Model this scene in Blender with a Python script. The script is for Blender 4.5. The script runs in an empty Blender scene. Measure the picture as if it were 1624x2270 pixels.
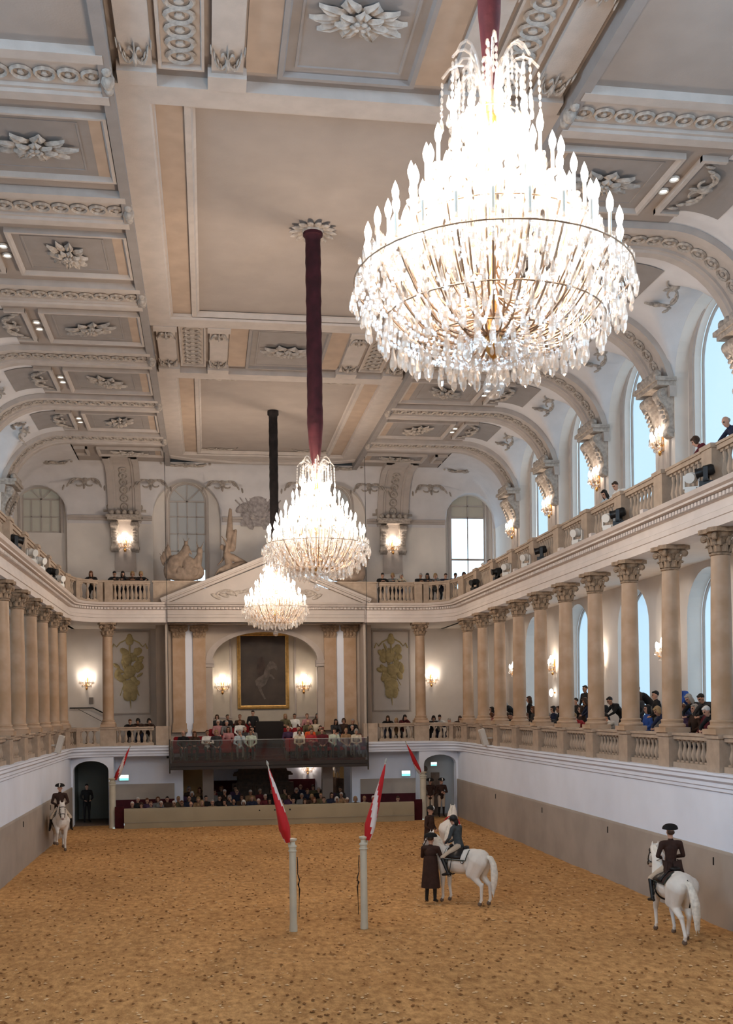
import bpy, bmesh, math, random
import numpy as np
from mathutils import Vector, Matrix, Euler

# ------------------------------------------------------------------ camera, world, light, exposure
scene = bpy.context.scene
COL = scene.collection
random.seed(7)
PI = math.pi

yaw, roll = math.radians(8.5), math.radians(0.7)
R0 = Vector((math.cos(yaw), -math.sin(yaw), 0)); D0 = Vector((math.sin(yaw), math.cos(yaw), 0)); U0 = Vector((0, 0, 1))
Rv = R0 * math.cos(roll) - U0 * math.sin(roll); Uv = U0 * math.cos(roll) + R0 * math.sin(roll)
cam_data = bpy.data.cameras.new('camera')
cam_data.sensor_fit = 'HORIZONTAL'; cam_data.sensor_width = 36.0
cam_data.lens = 2360.0 / 1624.0 * 36.0
cam_data.shift_y = (1571.0 - 1135.0) / 1624.0
cam_data.clip_end = 300
cam = bpy.data.objects.new('camera', cam_data); COL.objects.link(cam)
m = Matrix.Identity(4)
for i in range(3):
    m[i][0] = Rv[i]; m[i][1] = Uv[i]; m[i][2] = -D0[i]
m.translation = Vector((-2.75, 0, 5.0))
cam.matrix_world = m
scene.camera = cam

world = bpy.data.worlds.new('world'); scene.world = world
world.use_nodes = True
bgn = world.node_tree.nodes['Background']
bgn.inputs[0].default_value = (0.56, 0.80, 1.0, 1)
bgn.inputs[1].default_value = 3.2

scene.view_settings.view_transform = 'Standard'
scene.view_settings.look = 'None'
scene.view_settings.gamma = 1.0
scene.view_settings.use_curve_mapping = False
scene.view_settings.exposure = 0.0
scene.cycles.max_bounces = 5
scene.cycles.diffuse_bounces = 3
scene.cycles.glossy_bounces = 2
scene.cycles.transparent_max_bounces = 12
scene.cycles.adaptive_threshold = 0.08
scene.cycles.sample_clamp_indirect = 4.0
CHANDELIER_W = 1600.0      # light of one chandelier, watts, shared by its bulbs
SCONCE_W = 42.0
WARM = (1.0, 0.825, 0.655)
DAY_W = 1150.0             # daylight through each tall window beside the viewer, watts
DAY = (0.45, 0.72, 1.0)
for sx_ in (1, -1):
    for y_ in (1.5, 6.8, 12.1):
        ad = bpy.data.lights.new('window_daylight', 'AREA'); ad.shape = 'RECTANGLE'; ad.size = 2.8; ad.size_y = 5.2; ad.energy = DAY_W; ad.color = DAY
        ao = bpy.data.objects.new('window_daylight', ad); COL.objects.link(ao); ao.location = (sx_ * 11.62, y_, 13.1); ao.rotation_euler = (0, sx_ * PI / 2, 0)
        ao.rotation_euler = Euler((0, sx_ * PI / 2, 0))

# ------------------------------------------------------------------ materials
MATS = {}
def mat(name, col, rough=0.7, noise=0.0, scale=4.0, bump=0.0, bscale=40.0, metal=0.0, spec=0.3, col2=None, detail=3.0):
    if name in MATS: return MATS[name]
    mt = bpy.data.materials.new(name); mt.use_nodes = True
    nt = mt.node_tree; b = nt.nodes['Principled BSDF']
    b.inputs['Base Color'].default_value = (*col, 1); b.inputs['Roughness'].default_value = rough
    b.inputs['Metallic'].default_value = metal; b.inputs['Specular IOR Level'].default_value = spec
    tc = nt.nodes.new('ShaderNodeTexCoord')
    if noise > 0 or col2:
        n = nt.nodes.new('ShaderNodeTexNoise'); n.inputs['Scale'].default_value = scale; n.inputs['Detail'].default_value = detail
        nt.links.new(tc.outputs['Object'], n.inputs['Vector'])
        r = nt.nodes.new('ShaderNodeValToRGB')
        c2 = col2 or tuple(min(1, c * (1 + noise)) for c in col)
        c1 = col if col2 else tuple(c * (1 - noise) for c in col)
        r.color_ramp.elements[0].position = 0.35; r.color_ramp.elements[1].position = 0.65
        r.color_ramp.elements[0].color = (*c1, 1); r.color_ramp.elements[1].color = (*c2, 1)
        nt.links.new(n.outputs['Fac'], r.inputs['Fac']); nt.links.new(r.outputs['Color'], b.inputs['Base Color'])
    if bump > 0:
        n2 = nt.nodes.new('ShaderNodeTexNoise'); n2.inputs['Scale'].default_value = bscale; n2.inputs['Detail'].default_value = 4
        nt.links.new(tc.outputs['Object'], n2.inputs['Vector'])
        bp = nt.nodes.new('ShaderNodeBump'); bp.inputs['Strength'].default_value = bump; bp.inputs['Distance'].default_value = 0.02
        nt.links.new(n2.outputs['Fac'], bp.inputs['Height']); nt.links.new(bp.outputs['Normal'], b.inputs['Normal'])
    MATS[name] = mt
    return mt

def emit(name, col, strength):
    if name in MATS: return MATS[name]
    mt = bpy.data.materials.new(name); mt.use_nodes = True
    nt = mt.node_tree; nt.nodes.clear()
    o = nt.nodes.new('ShaderNodeOutputMaterial'); e = nt.nodes.new('ShaderNodeEmission')
    e.inputs[0].default_value = (*col, 1); e.inputs[1].default_value = strength
    nt.links.new(e.outputs[0], o.inputs[0])
    MATS[name] = mt
    return mt

def mix_mat(name, parts):
    """parts: list of (bsdf_type, colour, roughness or None, weight)"""
    mt = bpy.data.materials.new(name); mt.use_nodes = True
    nt = mt.node_tree; nt.nodes.clear()
    o = nt.nodes.new('ShaderNodeOutputMaterial')
    acc = None; wsum = 0
    for typ, col, rough, w in parts:
        s = nt.nodes.new(typ); s.inputs['Color'].default_value = (*col, 1)
        if rough is not None and 'Roughness' in s.inputs: s.inputs['Roughness'].default_value = rough
        wsum += w
        if acc is None: acc = s.outputs[0]
        else:
            mx = nt.nodes.new('ShaderNodeMixShader'); mx.inputs[0].default_value = w / wsum
            nt.links.new(acc, mx.inputs[1]); nt.links.new(s.outputs[0], mx.inputs[2]); acc = mx.outputs[0]
    nt.links.new(acc, o.inputs[0])
    MATS[name] = mt
    return mt

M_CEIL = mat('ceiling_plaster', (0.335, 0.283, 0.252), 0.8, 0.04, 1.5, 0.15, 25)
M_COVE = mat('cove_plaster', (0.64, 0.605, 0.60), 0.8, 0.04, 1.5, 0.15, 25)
M_MARD = mat('dark_maroon_cloth', (0.055, 0.006, 0.010), 0.9, 0.15, 6)
M_STUCCO = mat('white_stucco', (0.46, 0.40, 0.36), 0.75, 0.05, 3, 0.2, 30)
M_ORN = mat('stucco_ornament', (0.39, 0.335, 0.29), 0.75, 0.22, 9, 0.4, 30)
M_GREY = mat('grey_panel_plaster', (0.275, 0.243, 0.228), 0.85, 0.05, 2, 0.1, 25)
M_TAN = mat('apricot_panel_plaster', (0.42, 0.32, 0.25), 0.85, 0.06, 2)
M_WALLUP = mat('upper_wall_plaster', (0.72, 0.66, 0.605), 0.85, 0.04, 1.2, 0.1, 20)
M_WALLLOW = mat('lower_wall_plaster', (0.80, 0.85, 0.96), 0.8, 0.03, 0.8, 0.06, 12)
M_DADO = mat('dado_grey_paint', (0.40, 0.345, 0.295), 0.7, 0.08, 0.9, 0.08, 6)
M_STONE = mat('column_stone', (0.40, 0.26, 0.155), 0.5, 0.10, 1.6, 0.1, 30, col2=(0.50, 0.355, 0.25))
M_CAP = mat('capital_stone', (0.30, 0.21, 0.14), 0.7, 0.3, 9, 0.6, 25)
M_BAL = mat('balustrade_stone', (0.42, 0.32, 0.24), 0.65, 0.10, 4, 0.2, 25)
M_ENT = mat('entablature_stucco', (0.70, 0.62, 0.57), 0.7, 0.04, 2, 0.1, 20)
M_SAND = None
M_WOODD = mat('dark_carved_wood', (0.085, 0.05, 0.032), 0.45, 0.3, 6, 0.2, 12)
M_WOODB = mat('brown_wood', (0.16, 0.11, 0.08), 0.5, 0.2, 5)
M_RED = mat('red_velvet', (0.22, 0.008, 0.014), 0.85, 0.15, 6)
M_MAROON = mat('maroon_sleeve_fabric', (0.042, 0.006, 0.009), 0.8, 0.3, 4, 0.5, 8)
M_BLACKF = mat('black_sleeve_fabric', (0.018, 0.013, 0.012), 0.8, 0.3, 4)
M_GOLD = mat('gilded_wood', (0.62, 0.38, 0.13), 0.35, 0.15, 8, 0, 10, metal=0.7)
M_BRASS = mat('brass', (0.62, 0.33, 0.10), 0.3, 0.15, 8, metal=0.85)
M_BLACK = mat('black_metal', (0.012, 0.012, 0.013), 0.4)
M_DARKST = mat('dark_steel', (0.035, 0.028, 0.026), 0.5)
M_WHITEP = mat('white_plastic', (0.72, 0.70, 0.66), 0.4)
M_BARRIER = mat('barrier_paint', (0.36, 0.305, 0.205), 0.55, 0.05, 1.0)
M_POST = mat('post_paint', (0.60, 0.56, 0.45), 0.4, 0.05, 3)
M_OLIVE = mat('olive_gilding', (0.44, 0.35, 0.17), 0.7, 0.15, 6, 0.4, 20)
M_STAT = mat('statue_stone', (0.25, 0.185, 0.14), 0.7, 0.18, 5, 0.3, 18)
M_YEL = mat('ochre_wall_paint', (0.70, 0.48, 0.22), 0.8, 0.05, 2)
M_CANDLE = mat('candle_sleeve', (0.85, 0.78, 0.66), 0.5)
M_BULB = emit('candle_bulb_glow', (1.0, 0.92, 0.82), 14.0)
M_SPOTG = emit('downlight_glow', (1.0, 0.95, 0.88), 8.0)
M_CRYS = mix_mat('crystal_glass', [('ShaderNodeBsdfTransparent', (0.98, 0.975, 0.97), None, 0.76),
                                   ('ShaderNodeBsdfTranslucent', (1.0, 0.97, 0.94), None, 0.05),
                                   ('ShaderNodeBsdfGlossy', (1.0, 0.98, 0.96), 0.10, 0.16)])
M_DROP = mix_mat('cut_crystal', [('ShaderNodeBsdfTransparent', (0.97, 0.96, 0.95), None, 0.52), ('ShaderNodeBsdfTranslucent', (1.0, 0.96, 0.92), None, 0.12), ('ShaderNodeBsdfGlossy', (1.0, 0.94, 0.88), 0.14, 0.36)])
M_CLEAR = mix_mat('balcony_glass', [('ShaderNodeBsdfTransparent', (0.78, 0.77, 0.75), None, 0.94),
                                    ('ShaderNodeBsdfDiffuse', (0.42, 0.38, 0.34), None, 0.02),
                                    ('ShaderNodeBsdfGlossy', (0.9, 0.9, 0.9), 0.05, 0.04)])
M_WGLASS = mix_mat('window_glass', [('ShaderNodeBsdfTransparent', (0.95, 0.97, 1.0), None, 0.93),
                                    ('ShaderNodeBsdfGlossy', (0.9, 0.9, 0.9), 0.05, 0.07)])
M_BLIND = mix_mat('pale_blue_roller_blind', [('ShaderNodeBsdfTranslucent', (0.55, 0.60, 0.62), None, 0.50),
                                             ('ShaderNodeBsdfDiffuse', (0.50, 0.53, 0.57), None, 0.50)])
M_DULL = mix_mat('beige_window_screen', [('ShaderNodeBsdfTranslucent', (0.25, 0.18, 0.12), None, 0.15),
                                         ('ShaderNodeBsdfDiffuse', (0.46, 0.39, 0.32), None, 0.85)])
M_HORSE = mat('white_horse_coat', (0.80, 0.74, 0.67), 0.6, 0.06, 3)
M_HHAIR = mat('white_horse_hair', (0.80, 0.75, 0.66), 0.7, 0.12, 14, 0.5, 30)
M_HNOSE = mat('pinkish_muzzle', (0.38, 0.28, 0.25), 0.6)
M_HOOF = mat('hoof_horn', (0.16, 0.11, 0.08), 0.5)
M_LEATHER = mat('black_leather', (0.012, 0.010, 0.010), 0.35)
M_BROWNC = mat('dark_brown_tailcoat', (0.040, 0.018, 0.013), 0.8, 0.15, 10)
M_GREYJ = mat('slate_riding_jacket', (0.055, 0.065, 0.072), 0.8, 0.15, 10)
M_BREECH = mat('cream_breeches', (0.56, 0.45, 0.34), 0.8)
M_SKIN = mat('skin', (0.52, 0.29, 0.20), 0.55)
M_SKIN2 = mat('skin_tan', (0.36, 0.19, 0.12), 0.55)
M_LIP = mat('lips', (0.33, 0.12, 0.10), 0.5)
M_EYE = mat('eyes', (0.02, 0.015, 0.012), 0.3)
M_WHITE = mat('white_cloth', (0.78, 0.76, 0.72), 0.8)
M_FRED = mat('flag_red', (0.50, 0.015, 0.02), 0.7)
M_FWHITE = mat('flag_white', (0.70, 0.62, 0.60), 0.7)
M_TEAL = emit('exit_sign_green', (0.25, 0.75, 0.75), 1.3)
M_SIGNW = emit('exit_sign_white', (0.9, 1.0, 1.0), 1.6)
M_CANVAS = mat('dark_canvas', (0.030, 0.018, 0.012), 0.5, 0, 1.1, col2=(0.062, 0.040, 0.028))

for _m in (M_BULB, M_SPOTG, M_TEAL, M_SIGNW): _m.cycles.emission_sampling = 'NONE'    # their light is carried by the lamps beside them

# ------------------------------------------------------------------ mesh helpers
class MB:
    def __init__(s): s.v = []; s.f = []; s.m = []
    def add(s, vs, fs, mi=0, M=None):
        b = len(s.v)
        if M is not None: vs = [tuple(M @ Vector(p)) for p in vs]
        s.v += [tuple(p) for p in vs]; s.f += [tuple(i + b for i in f) for f in fs]; s.m += [mi] * len(fs)
        return s
    def box(s, x0, x1, y0, y1, z0, z1, mi=0, M=None):
        vs = [(x0,y0,z0),(x1,y0,z0),(x1,y1,z0),(x0,y1,z0),(x0,y0,z1),(x1,y0,z1),(x1,y1,z1),(x0,y1,z1)]
        return s.add(vs, [(0,3,2,1),(4,5,6,7),(0,1,5,4),(1,2,6,5),(2,3,7,6),(3,0,4,7)], mi, M)
    def lathe(s, prof, n=12, mi=0, M=None, sx=1, sy=1):
        vs = []; fs = []
        for r, z in prof:
            for k in range(n):
                a = 2 * PI * k / n
                vs.append((r * math.cos(a) * sx, r * math.sin(a) * sy, z))
        for i in range(len(prof) - 1):
            for k in range(n):
                a = i * n + k; b = i * n + (k + 1) % n
                fs.append((a, b, b + n, a + n))
        if prof[0][0] > 1e-5: fs.append(tuple(range(n - 1, -1, -1)))
        if prof[-1][0] > 1e-5: fs.append(tuple((len(prof) - 1) * n + k for k in range(n)))
        return s.add(vs, fs, mi, M)
    def tube(s, pts, rad, n=6, mi=0, M=None):
        pts = [Vector(p) for p in pts]
        if not hasattr(rad, '__len__'): rad = [rad] * len(pts)
        vs = []; fs = []
        up = Vector((0, 0, 1))
        for i, p in enumerate(pts):
            t = (pts[min(i + 1, len(pts) - 1)] - pts[max(i - 1, 0)]).normalized()
            a = t.cross(up)
            if a.length < 1e-3: a = t.cross(Vector((1, 0, 0)))
            a.normalize(); b = t.cross(a)
            for k in range(n):
                th = 2 * PI * k / n
                vs.append(tuple(p + (a * math.cos(th) + b * math.sin(th)) * rad[i]))
        for i in range(len(pts) - 1):
            for k in range(n):
                a = i * n + k; b = i * n + (k + 1) % n
                fs.append((a, a + n, b + n, b))
        fs.append(tuple(range(n))); fs.append(tuple((len(pts) - 1) * n + k for k in range(n - 1, -1, -1)))
        return s.add(vs, fs, mi, M)
    def prism(s, poly, d0, d1, mi=0, M=None):
        """poly in (a,b), extruded along c from d0 to d1: vertex (a, c, b)"""
        n = len(poly)
        vs = [(a, d0, b) for a, b in poly] + [(a, d1, b) for a, b in poly]
        fs = [tuple(range(n)), tuple(range(2 * n - 1, n - 1, -1))]
        fs += [(i, i + n, (i + 1) % n + n, (i + 1) % n) for i in range(n)]
        return s.add(vs, fs, mi, M)
    def ell(s, c, r, n=10, k=6, mi=0, M=None, rot=None):
        prof = [(math.sin(PI * i / k), -math.cos(PI * i / k)) for i in range(k + 1)]
        prof[0] = (0, -1); prof[-1] = (0, 1)
        T = Matrix.Translation(c) @ (Euler(rot).to_matrix().to_4x4() if rot else Matrix.Identity(4)) @ Matrix.Diagonal((*r, 1))
        if M is not None: T = M @ T
        return s.lathe(prof, n, mi, T)
    def grid(s, P, mi=0, flip=False):
        nr = len(P); nc = len(P[0])
        vs = [p for row in P for p in row]; fs = []
        for i in range(nr - 1):
            for j in range(nc - 1):
                q = (i * nc + j, i * nc + j + 1, (i + 1) * nc + j + 1, (i + 1) * nc + j)
                fs.append(q[::-1] if flip else q)
        return s.add(vs, fs, mi)
    def frame(s, x0, x1, y0, y1, prof, mi=0):
        """rectangular mitred ring in XY; prof: list of (inset, z)"""
        for (i0, z0), (i1, z1) in zip(prof[:-1], prof[1:]):
            A = [(x0+i0,y0+i0,z0),(x1-i0,y0+i0,z0),(x1-i0,y1-i0,z0),(x0+i0,y1-i0,z0)]
            B = [(x0+i1,y0+i1,z1),(x1-i1,y0+i1,z1),(x1-i1,y1-i1,z1),(x0+i1,y1-i1,z1)]
            s.add(A + B, [(k, (k + 1) % 4, (k + 1) % 4 + 4, k + 4) for k in range(4)], mi)
        return s
    def mesh(s, name, mats, smooth=None):
        me = bpy.data.meshes.new(name)
        me.from_pydata(s.v, [], s.f)
        for mt in (mats if isinstance(mats, (list, tuple)) else [mats]): me.materials.append(mt)
        me.polygons.foreach_set('material_index', s.m)
        if smooth is not None:
            me.polygons.foreach_set('use_smooth', [True] * len(s.f))
            me.set_sharp_from_angle(angle=math.radians(smooth))
        me.update()
        return me
    def build(s, name, mats, parent=None, smooth=None, loc=None, rz=None):
        return put(name, s.mesh(name, mats, smooth), parent, loc, rz)

def put(name, data, parent=None, loc=None, rz=None, M=None, scale=None):
    o = bpy.data.objects.new(name, data); COL.objects.link(o)
    if parent is not None: o.parent = parent
    if M is not None: o.matrix_local = M
    else:
        if loc is not None: o.location = loc
        if rz is not None: o.rotation_euler = (0, 0, rz)
        if scale is not None: o.scale = (scale,) * 3 if not hasattr(scale, '__len__') else scale
    return o
def thing(name, label, cat, loc=(0, 0, 0), rz=0, group=None):
    o = put(name, None, None, loc, rz); o.empty_display_size = 0.2
    return tag(o, label, cat, group)
def tag(o, label=None, cat=None, group=None, kind=None):
    if label: o['label'] = label
    if cat: o['category'] = cat
    if group: o['group'] = group
    if kind: o['kind'] = kind
    return o
def struct(o, label=None): return tag(o, label, kind='structure')
ORD = ['first','second','third','fourth','fifth','sixth','seventh','eighth','ninth','tenth','eleventh','twelfth','thirteenth','fourteenth','fifteenth','sixteenth','seventeenth','eighteenth','nineteenth','twentieth']

def sweep(mb, path, prof, mi=0, closed_prof=False):
    """path: list of (x,y,nx,ny) with n = inward normal; prof: list of (d inward, z)"""
    P = [[(x + nx * d, y + ny * d, z) for d, z in prof] for x, y, nx, ny in path]
    mb.grid(P, mi)
    return mb

def gallery_path(xw, yb, r, y0=-4.0, n=8, ystep=6.0):
    """from near right along the right wall, round the far corner, back wall, round, to near left; inward normals"""
    p = []
    y = y0
    while y < yb - r - 0.01:
        p.append((xw, y, -1, 0)); y += ystep
    for k in range(n + 1):
        a = PI / 2 * k / n
        p.append((xw - r + r * math.cos(a), yb - r + r * math.sin(a), -math.cos(a), -math.sin(a)))
    q = [(-x, yy, -nx, ny) for x, yy, nx, ny in reversed(p)]
    return p + q

def arch_wall(mb, u0, u1, z0, z1, uc, hw, sill, spring, depth, mp, rise=None, n=14, mi=0, mr=None):
    """wall rectangle with an arched opening and its reveal; mp(u, z, d) -> 3-D point, d = depth from the face"""
    rise = rise or hw; mr = mi if mr is None else mr
    arch = [(uc - hw * math.cos(PI * k / n), spring + rise * math.sin(PI * k / n)) for k in range(n + 1)]
    def quad(a, b, c, d): mb.add([mp(*p, 0) for p in (a, b, c, d)], [(0, 1, 2, 3)], mi)
    quad((u0, z0), (uc - hw, z0), (uc - hw, z1), (u0, z1))
    quad((uc + hw, z0), (u1, z0), (u1, z1), (uc + hw, z1))
    if sill > z0 + 1e-4: quad((uc - hw, z0), (uc + hw, z0), (uc + hw, sill), (uc - hw, sill))
    for a, b in zip(arch[:-1], arch[1:]): quad(a, b, (b[0], z1), (a[0], z1))
    loop = [(uc - hw, sill)] + arch + [(uc + hw, sill)]
    if sill > z0 + 1e-4: loop = loop + [(uc - hw, sill)]
    for a, b in zip(loop[:-1], loop[1:]):
        mb.add([mp(*a, 0), mp(*b, 0), mp(*b, depth), mp(*a, depth)], [(0, 1, 2, 3)], mr)
def arch_loop(uc, hw, sill, spring, rise=None, n=14):
    rise = rise or hw
    return [(uc - hw, sill)] + [(uc - hw * math.cos(PI * k / n), spring + rise * math.sin(PI * k / n)) for k in range(n + 1)] + [(uc + hw, sill)]
# ------------------------------------------------------------------ dimensions (metres; hall axis = Y, centre x = 0)
W = 8.7; YD = 48.2; YC = 49.2; XC = 8.85; YCOL = 49.05
XP = 11.1; XWIN = 11.62; YBK = 53.0
ZL = 3.45; ZF = 3.35; ZR = 4.3; ZE0 = 9.0; ZE1 = 9.87; ZUR = 10.87
ZS = 16.75; ZC = 17.0
RIBY = [25.35 + 5.3 * k for k in range(-2, 5)]           # 14.75 .. 46.55
WINY = [22.7 + 5.3 * k for k in range(-1, 5)]            # 17.4 .. 43.9
NEARY = [1.5, 6.8, 12.1]
COLY = [25.45 + 2.65 * k for k in range(-3, 9)]          # 17.5 .. 46.65

# ---- floor
M_SAND = bpy.data.materials.new('raked_sand'); M_SAND.use_nodes = True
nt = M_SAND.node_tree; b = nt.nodes['Principled BSDF']; b.inputs['Roughness'].default_value = 0.95; b.inputs['Specular IOR Level'].default_value = 0.1
tc = nt.nodes.new('ShaderNodeTexCoord')
mp_ = nt.nodes.new('ShaderNodeMapping'); mp_.inputs['Scale'].default_value = (1.0, 0.55, 1)
nt.links.new(tc.outputs['Object'], mp_.inputs['Vector'])
n1 = nt.nodes.new('ShaderNodeTexNoise'); n1.inputs['Scale'].default_value = 6.5; n1.inputs['Detail'].default_value = 8; n1.inputs['Roughness'].default_value = 0.72
n2 = nt.nodes.new('ShaderNodeTexNoise'); n2.inputs['Scale'].default_value = 0.22; n2.inputs['Detail'].default_value = 3
nt.links.new(mp_.outputs[0], n1.inputs['Vector']); nt.links.new(tc.outputs['Object'], n2.inputs['Vector'])
r1 = nt.nodes.new('ShaderNodeValToRGB')
for e, (p, c) in zip(r1.color_ramp.elements, [(0.33, (0.42, 0.21, 0.076, 1)), (0.62, (0.77, 0.445, 0.190, 1))]): e.position = p; e.color = c
r2 = nt.nodes.new('ShaderNodeValToRGB')
for e, (p, c) in zip(r2.color_ramp.elements, [(0.35, (0.88, 0.86, 0.84, 1)), (0.7, (1.06, 1.06, 1.06, 1))]): e.position = p; e.color = c
mx = nt.nodes.new('ShaderNodeMix'); mx.data_type = 'RGBA'; mx.blend_type = 'MULTIPLY'; mx.inputs[0].default_value = 1
nt.links.new(n1.outputs['Fac'], r1.inputs['Fac']); nt.links.new(n2.outputs['Fac'], r2.inputs['Fac'])
nt.links.new(r1.outputs['Color'], mx.inputs[6]); nt.links.new(r2.outputs['Color'], mx.inputs[7]); nt.links.new(mx.outputs[2], b.inputs['Base Color'])
bp = nt.nodes.new('ShaderNodeBump'); bp.inputs['Strength'].default_value = 0.9; bp.inputs['Distance'].default_value = 0.05
nt.links.new(n1.outputs['Fac'], bp.inputs['Height']); nt.links.new(bp.outputs['Normal'], b.inputs['Normal'])

# gently uneven sand surface
rs = np.random.RandomState(3)
nx, ny = 90, 300
xs = np.linspace(-W - 0.05, W + 0.05, nx); ys = np.linspace(-4, 47.0, ny)
hz = rs.rand(ny, nx)
for _ in range(2):
    hz = (hz + np.roll(hz, 1, 0) + np.roll(hz, -1, 0) + np.roll(hz, 1, 1) + np.roll(hz, -1, 1)) / 5
hz = (hz - hz.max()) * 0.09
P = [[(xs[j], ys[i], hz[i, j]) for j in range(nx)] for i in range(ny)]
mb = MB(); mb.grid(P)
struct(mb.build('floor', M_SAND, None, 180), 'raked tan sand floor of the riding arena')
mb = MB()
for sx in (1, -1):
    a, c = sorted((sx * 6.84, sx * 8.75)); mb.box(a, c, 46.98, 48.3, -.1, -.03)
struct(mb.build('floor_doorway', M_SAND), 'sand in front of the two doorways')
# loose clods of sand
mb = MB()
base = [(1, 0, 0), (-1, 0, 0), (0, 1, 0), (0, -1, 0), (0, 0, 1), (0, 0, -0.6)]
bf = [(0, 2, 4), (2, 1, 4), (1, 3, 4), (3, 0, 4), (2, 0, 5), (1, 2, 5), (3, 1, 5), (0, 3, 5)]
for k in range(5200):
    y = 15.5 + 31 * random.random() ** 1.6; x = random.uniform(-8.3, 8.3)
    s = random.uniform(0.012, 0.04)
    T = Matrix.Translation((x, y, -0.012)) @ Matrix.Rotation(random.uniform(0, 6.3), 4, 'Z') @ Matrix.Diagonal((s * random.uniform(.8, 2.0), s, s * 0.55, 1))
    mb.add(base, bf, 0 if random.random() < 0.6 else 1, T)
tag(mb.build('sand_clods', [mat('dark_clod', (0.26, 0.115, 0.038), 0.95), mat('pale_clod', (0.78, 0.52, 0.28), 0.95)]),
    'loose clods of tan sand scattered over the arena', 'sand', kind='stuff')

# ---- ground-level side walls
ledge_prof = [(-0.6, 3.36), (-0.6, 3.34), (0.0, 3.0), (0.02, 3.02), (0.05, 3.03), (0.05, 3.10), (0.09, 3.13), (0.09, 3.22), (0.17, 3.28), (0.17, 3.36), (0.22, 3.40), (0.22, 3.45), (-0.75, 3.47)]
walls = {}
for side, sx in (('right', 1), ('left', -1)):
    mb = MB()
    mb.box(min(sx * W, sx * 9.3), max(sx * W, sx * 9.3), -4, YD + .2, 0, 3.36)
    wl = struct(mb.build('wall_' + side, M_WALLLOW), 'white plastered long wall of the arena, %s-hand' % side)
    walls[side] = wl
    mb = MB()
    x0, x1 = sorted((sx * W, sx * (W - 0.045)))
    prof = [(-0.0, -0.1), (0.05, -0.1), (0.05, 1.64), (0.035, 1.70), (0.0, 1.70)]
    mb.grid([[(sx * (W - d), y, z) for d, z in prof] for y in np.arange(-4, 48.3, 2.61)], 0, sx < 0)
    mb.build('dado', M_DADO, wl)
    # small dark hooks in the dado
    for y in (22.9, 29.4, 35.5, 41.5):
        mb = MB(); mb.box(-.012, .012, -.012, .012, -.09, .09)
        mb.build('wall_hook', M_BLACK, wl, loc=(sx * (W - 0.06), y, 1.42))
    # lower gallery outer wall with arched windows
    mb = MB()
    mpw = lambda u, z, d: (sx * (XP + d), u, z)
    mb.add([(sx * XP, -4.1, ZF), (sx * XP, -1.15, ZF), (sx * XP, -1.15, 9.1), (sx * XP, -4.1, 9.1)], [(0, 1, 2, 3)])
    for y in NEARY + WINY:
        arch_wall(mb, y - 2.65, y + 2.65, ZF, 9.1, y, 1.3, 4.6, 7.55, 0.45, mpw)
    mb.add([(sx * XP, RIBY[-1], ZF), (sx * XP, YBK, ZF), (sx * XP, YBK, 9.1), (sx * XP, RIBY[-1], 9.1)], [(0, 1, 2, 3)])
    struct(mb.build('wall_%s_gallery' % side, M_WALLUP, None, 40), 'plastered outer wall behind the lower %s columns' % side)
    # gallery floors / soffits
    mb = MB(); a, c = sorted((sx * 8.75, sx * 12.3)); mb.box(a, c, -4, 53.2, 3.1, ZF)
    struct(mb.build('floor_gallery_%s' % side, M_WOODB), 'floor of the %s gallery' % side)
    mb = MB(); a2, c2 = sorted((sx * 9.05, sx * 12.3)); mb.box(a2, c2, -4, 53.2, 9.03, ZE1 - 0.02); struct(mb.build('ceiling_gallery_%s' % side, M_WALLUP), 'ceiling of the lower %s gallery' % side)
    # tiered benches in the lower gallery
    mb = MB()
    for k, (xa, xb) in enumerate(((9.65, 10.3), (10.3, 11.1))):
        a, c = sorted((sx * xa, sx * xb)); mb.box(a, c, 17, 47.4, ZF, ZF + 0.32 * (k + 1))
    struct(mb.build('floor_tier_%s' % side, M_WOODB), 'stepped floor for spectators in the lower %s gallery' % side)
    # upper wall with piers and window recesses
    mb = MB()
    mb.add([(sx * XP, -4.1, ZE1), (sx * XP, -1.15, ZE1), (sx * XP, -1.15, 17.1), (sx * XP, -4.1, 17.1)], [(0, 1, 2, 3)])
    for y in NEARY + WINY:
        arch_wall(mb, y - 2.65, y + 2.65, ZE1, 17.1, y, 1.95, 10.0, 14.55, 0.42, mpw, n=20)
        arch_wall(mb, y - 1.96, y + 1.96, 9.9, 16.7, y, 1.5, 10.4, 15.0, 0.2, lambda u, z, d: (sx * (XP + 0.42 + d), u, z), n=20)
    mb.add([(sx * XP, RIBY[-1], ZE1), (sx * XP, 47.35, ZE1), (sx * XP, 47.35, 17.1), (sx * XP, RIBY[-1], 17.1)], [(0, 1, 2, 3)])
    mb.add([(sx * XP, 47.35, ZE1), (sx * 11.95, 47.35, ZE1), (sx * 11.95, 47.35, 17.1), (sx * XP, 47.35, 17.1)], [(0, 1, 2, 3)])
    mb.add([(sx * 11.95, 47.35, ZE1), (sx * 11.95, 53.1, ZE1), (sx * 11.95, 53.1, 17.1), (sx * 11.95, 47.35, 17.1)], [(0, 1, 2, 3)])
    walls[side + '_up'] = struct(mb.build('wall_%s_upper' % side, M_WALLUP, None, 40), 'upper %s wall with deep window recesses between piers' % side)

# ---- near end wall (behind the camera)
mb = MB(); mb.box(-12.3, 12.3, -4.3, -4.0, -0.1, 17.3)
struct(mb.build('wall_front', M_WALLUP), 'plain plastered end wall behind the viewer')

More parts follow.
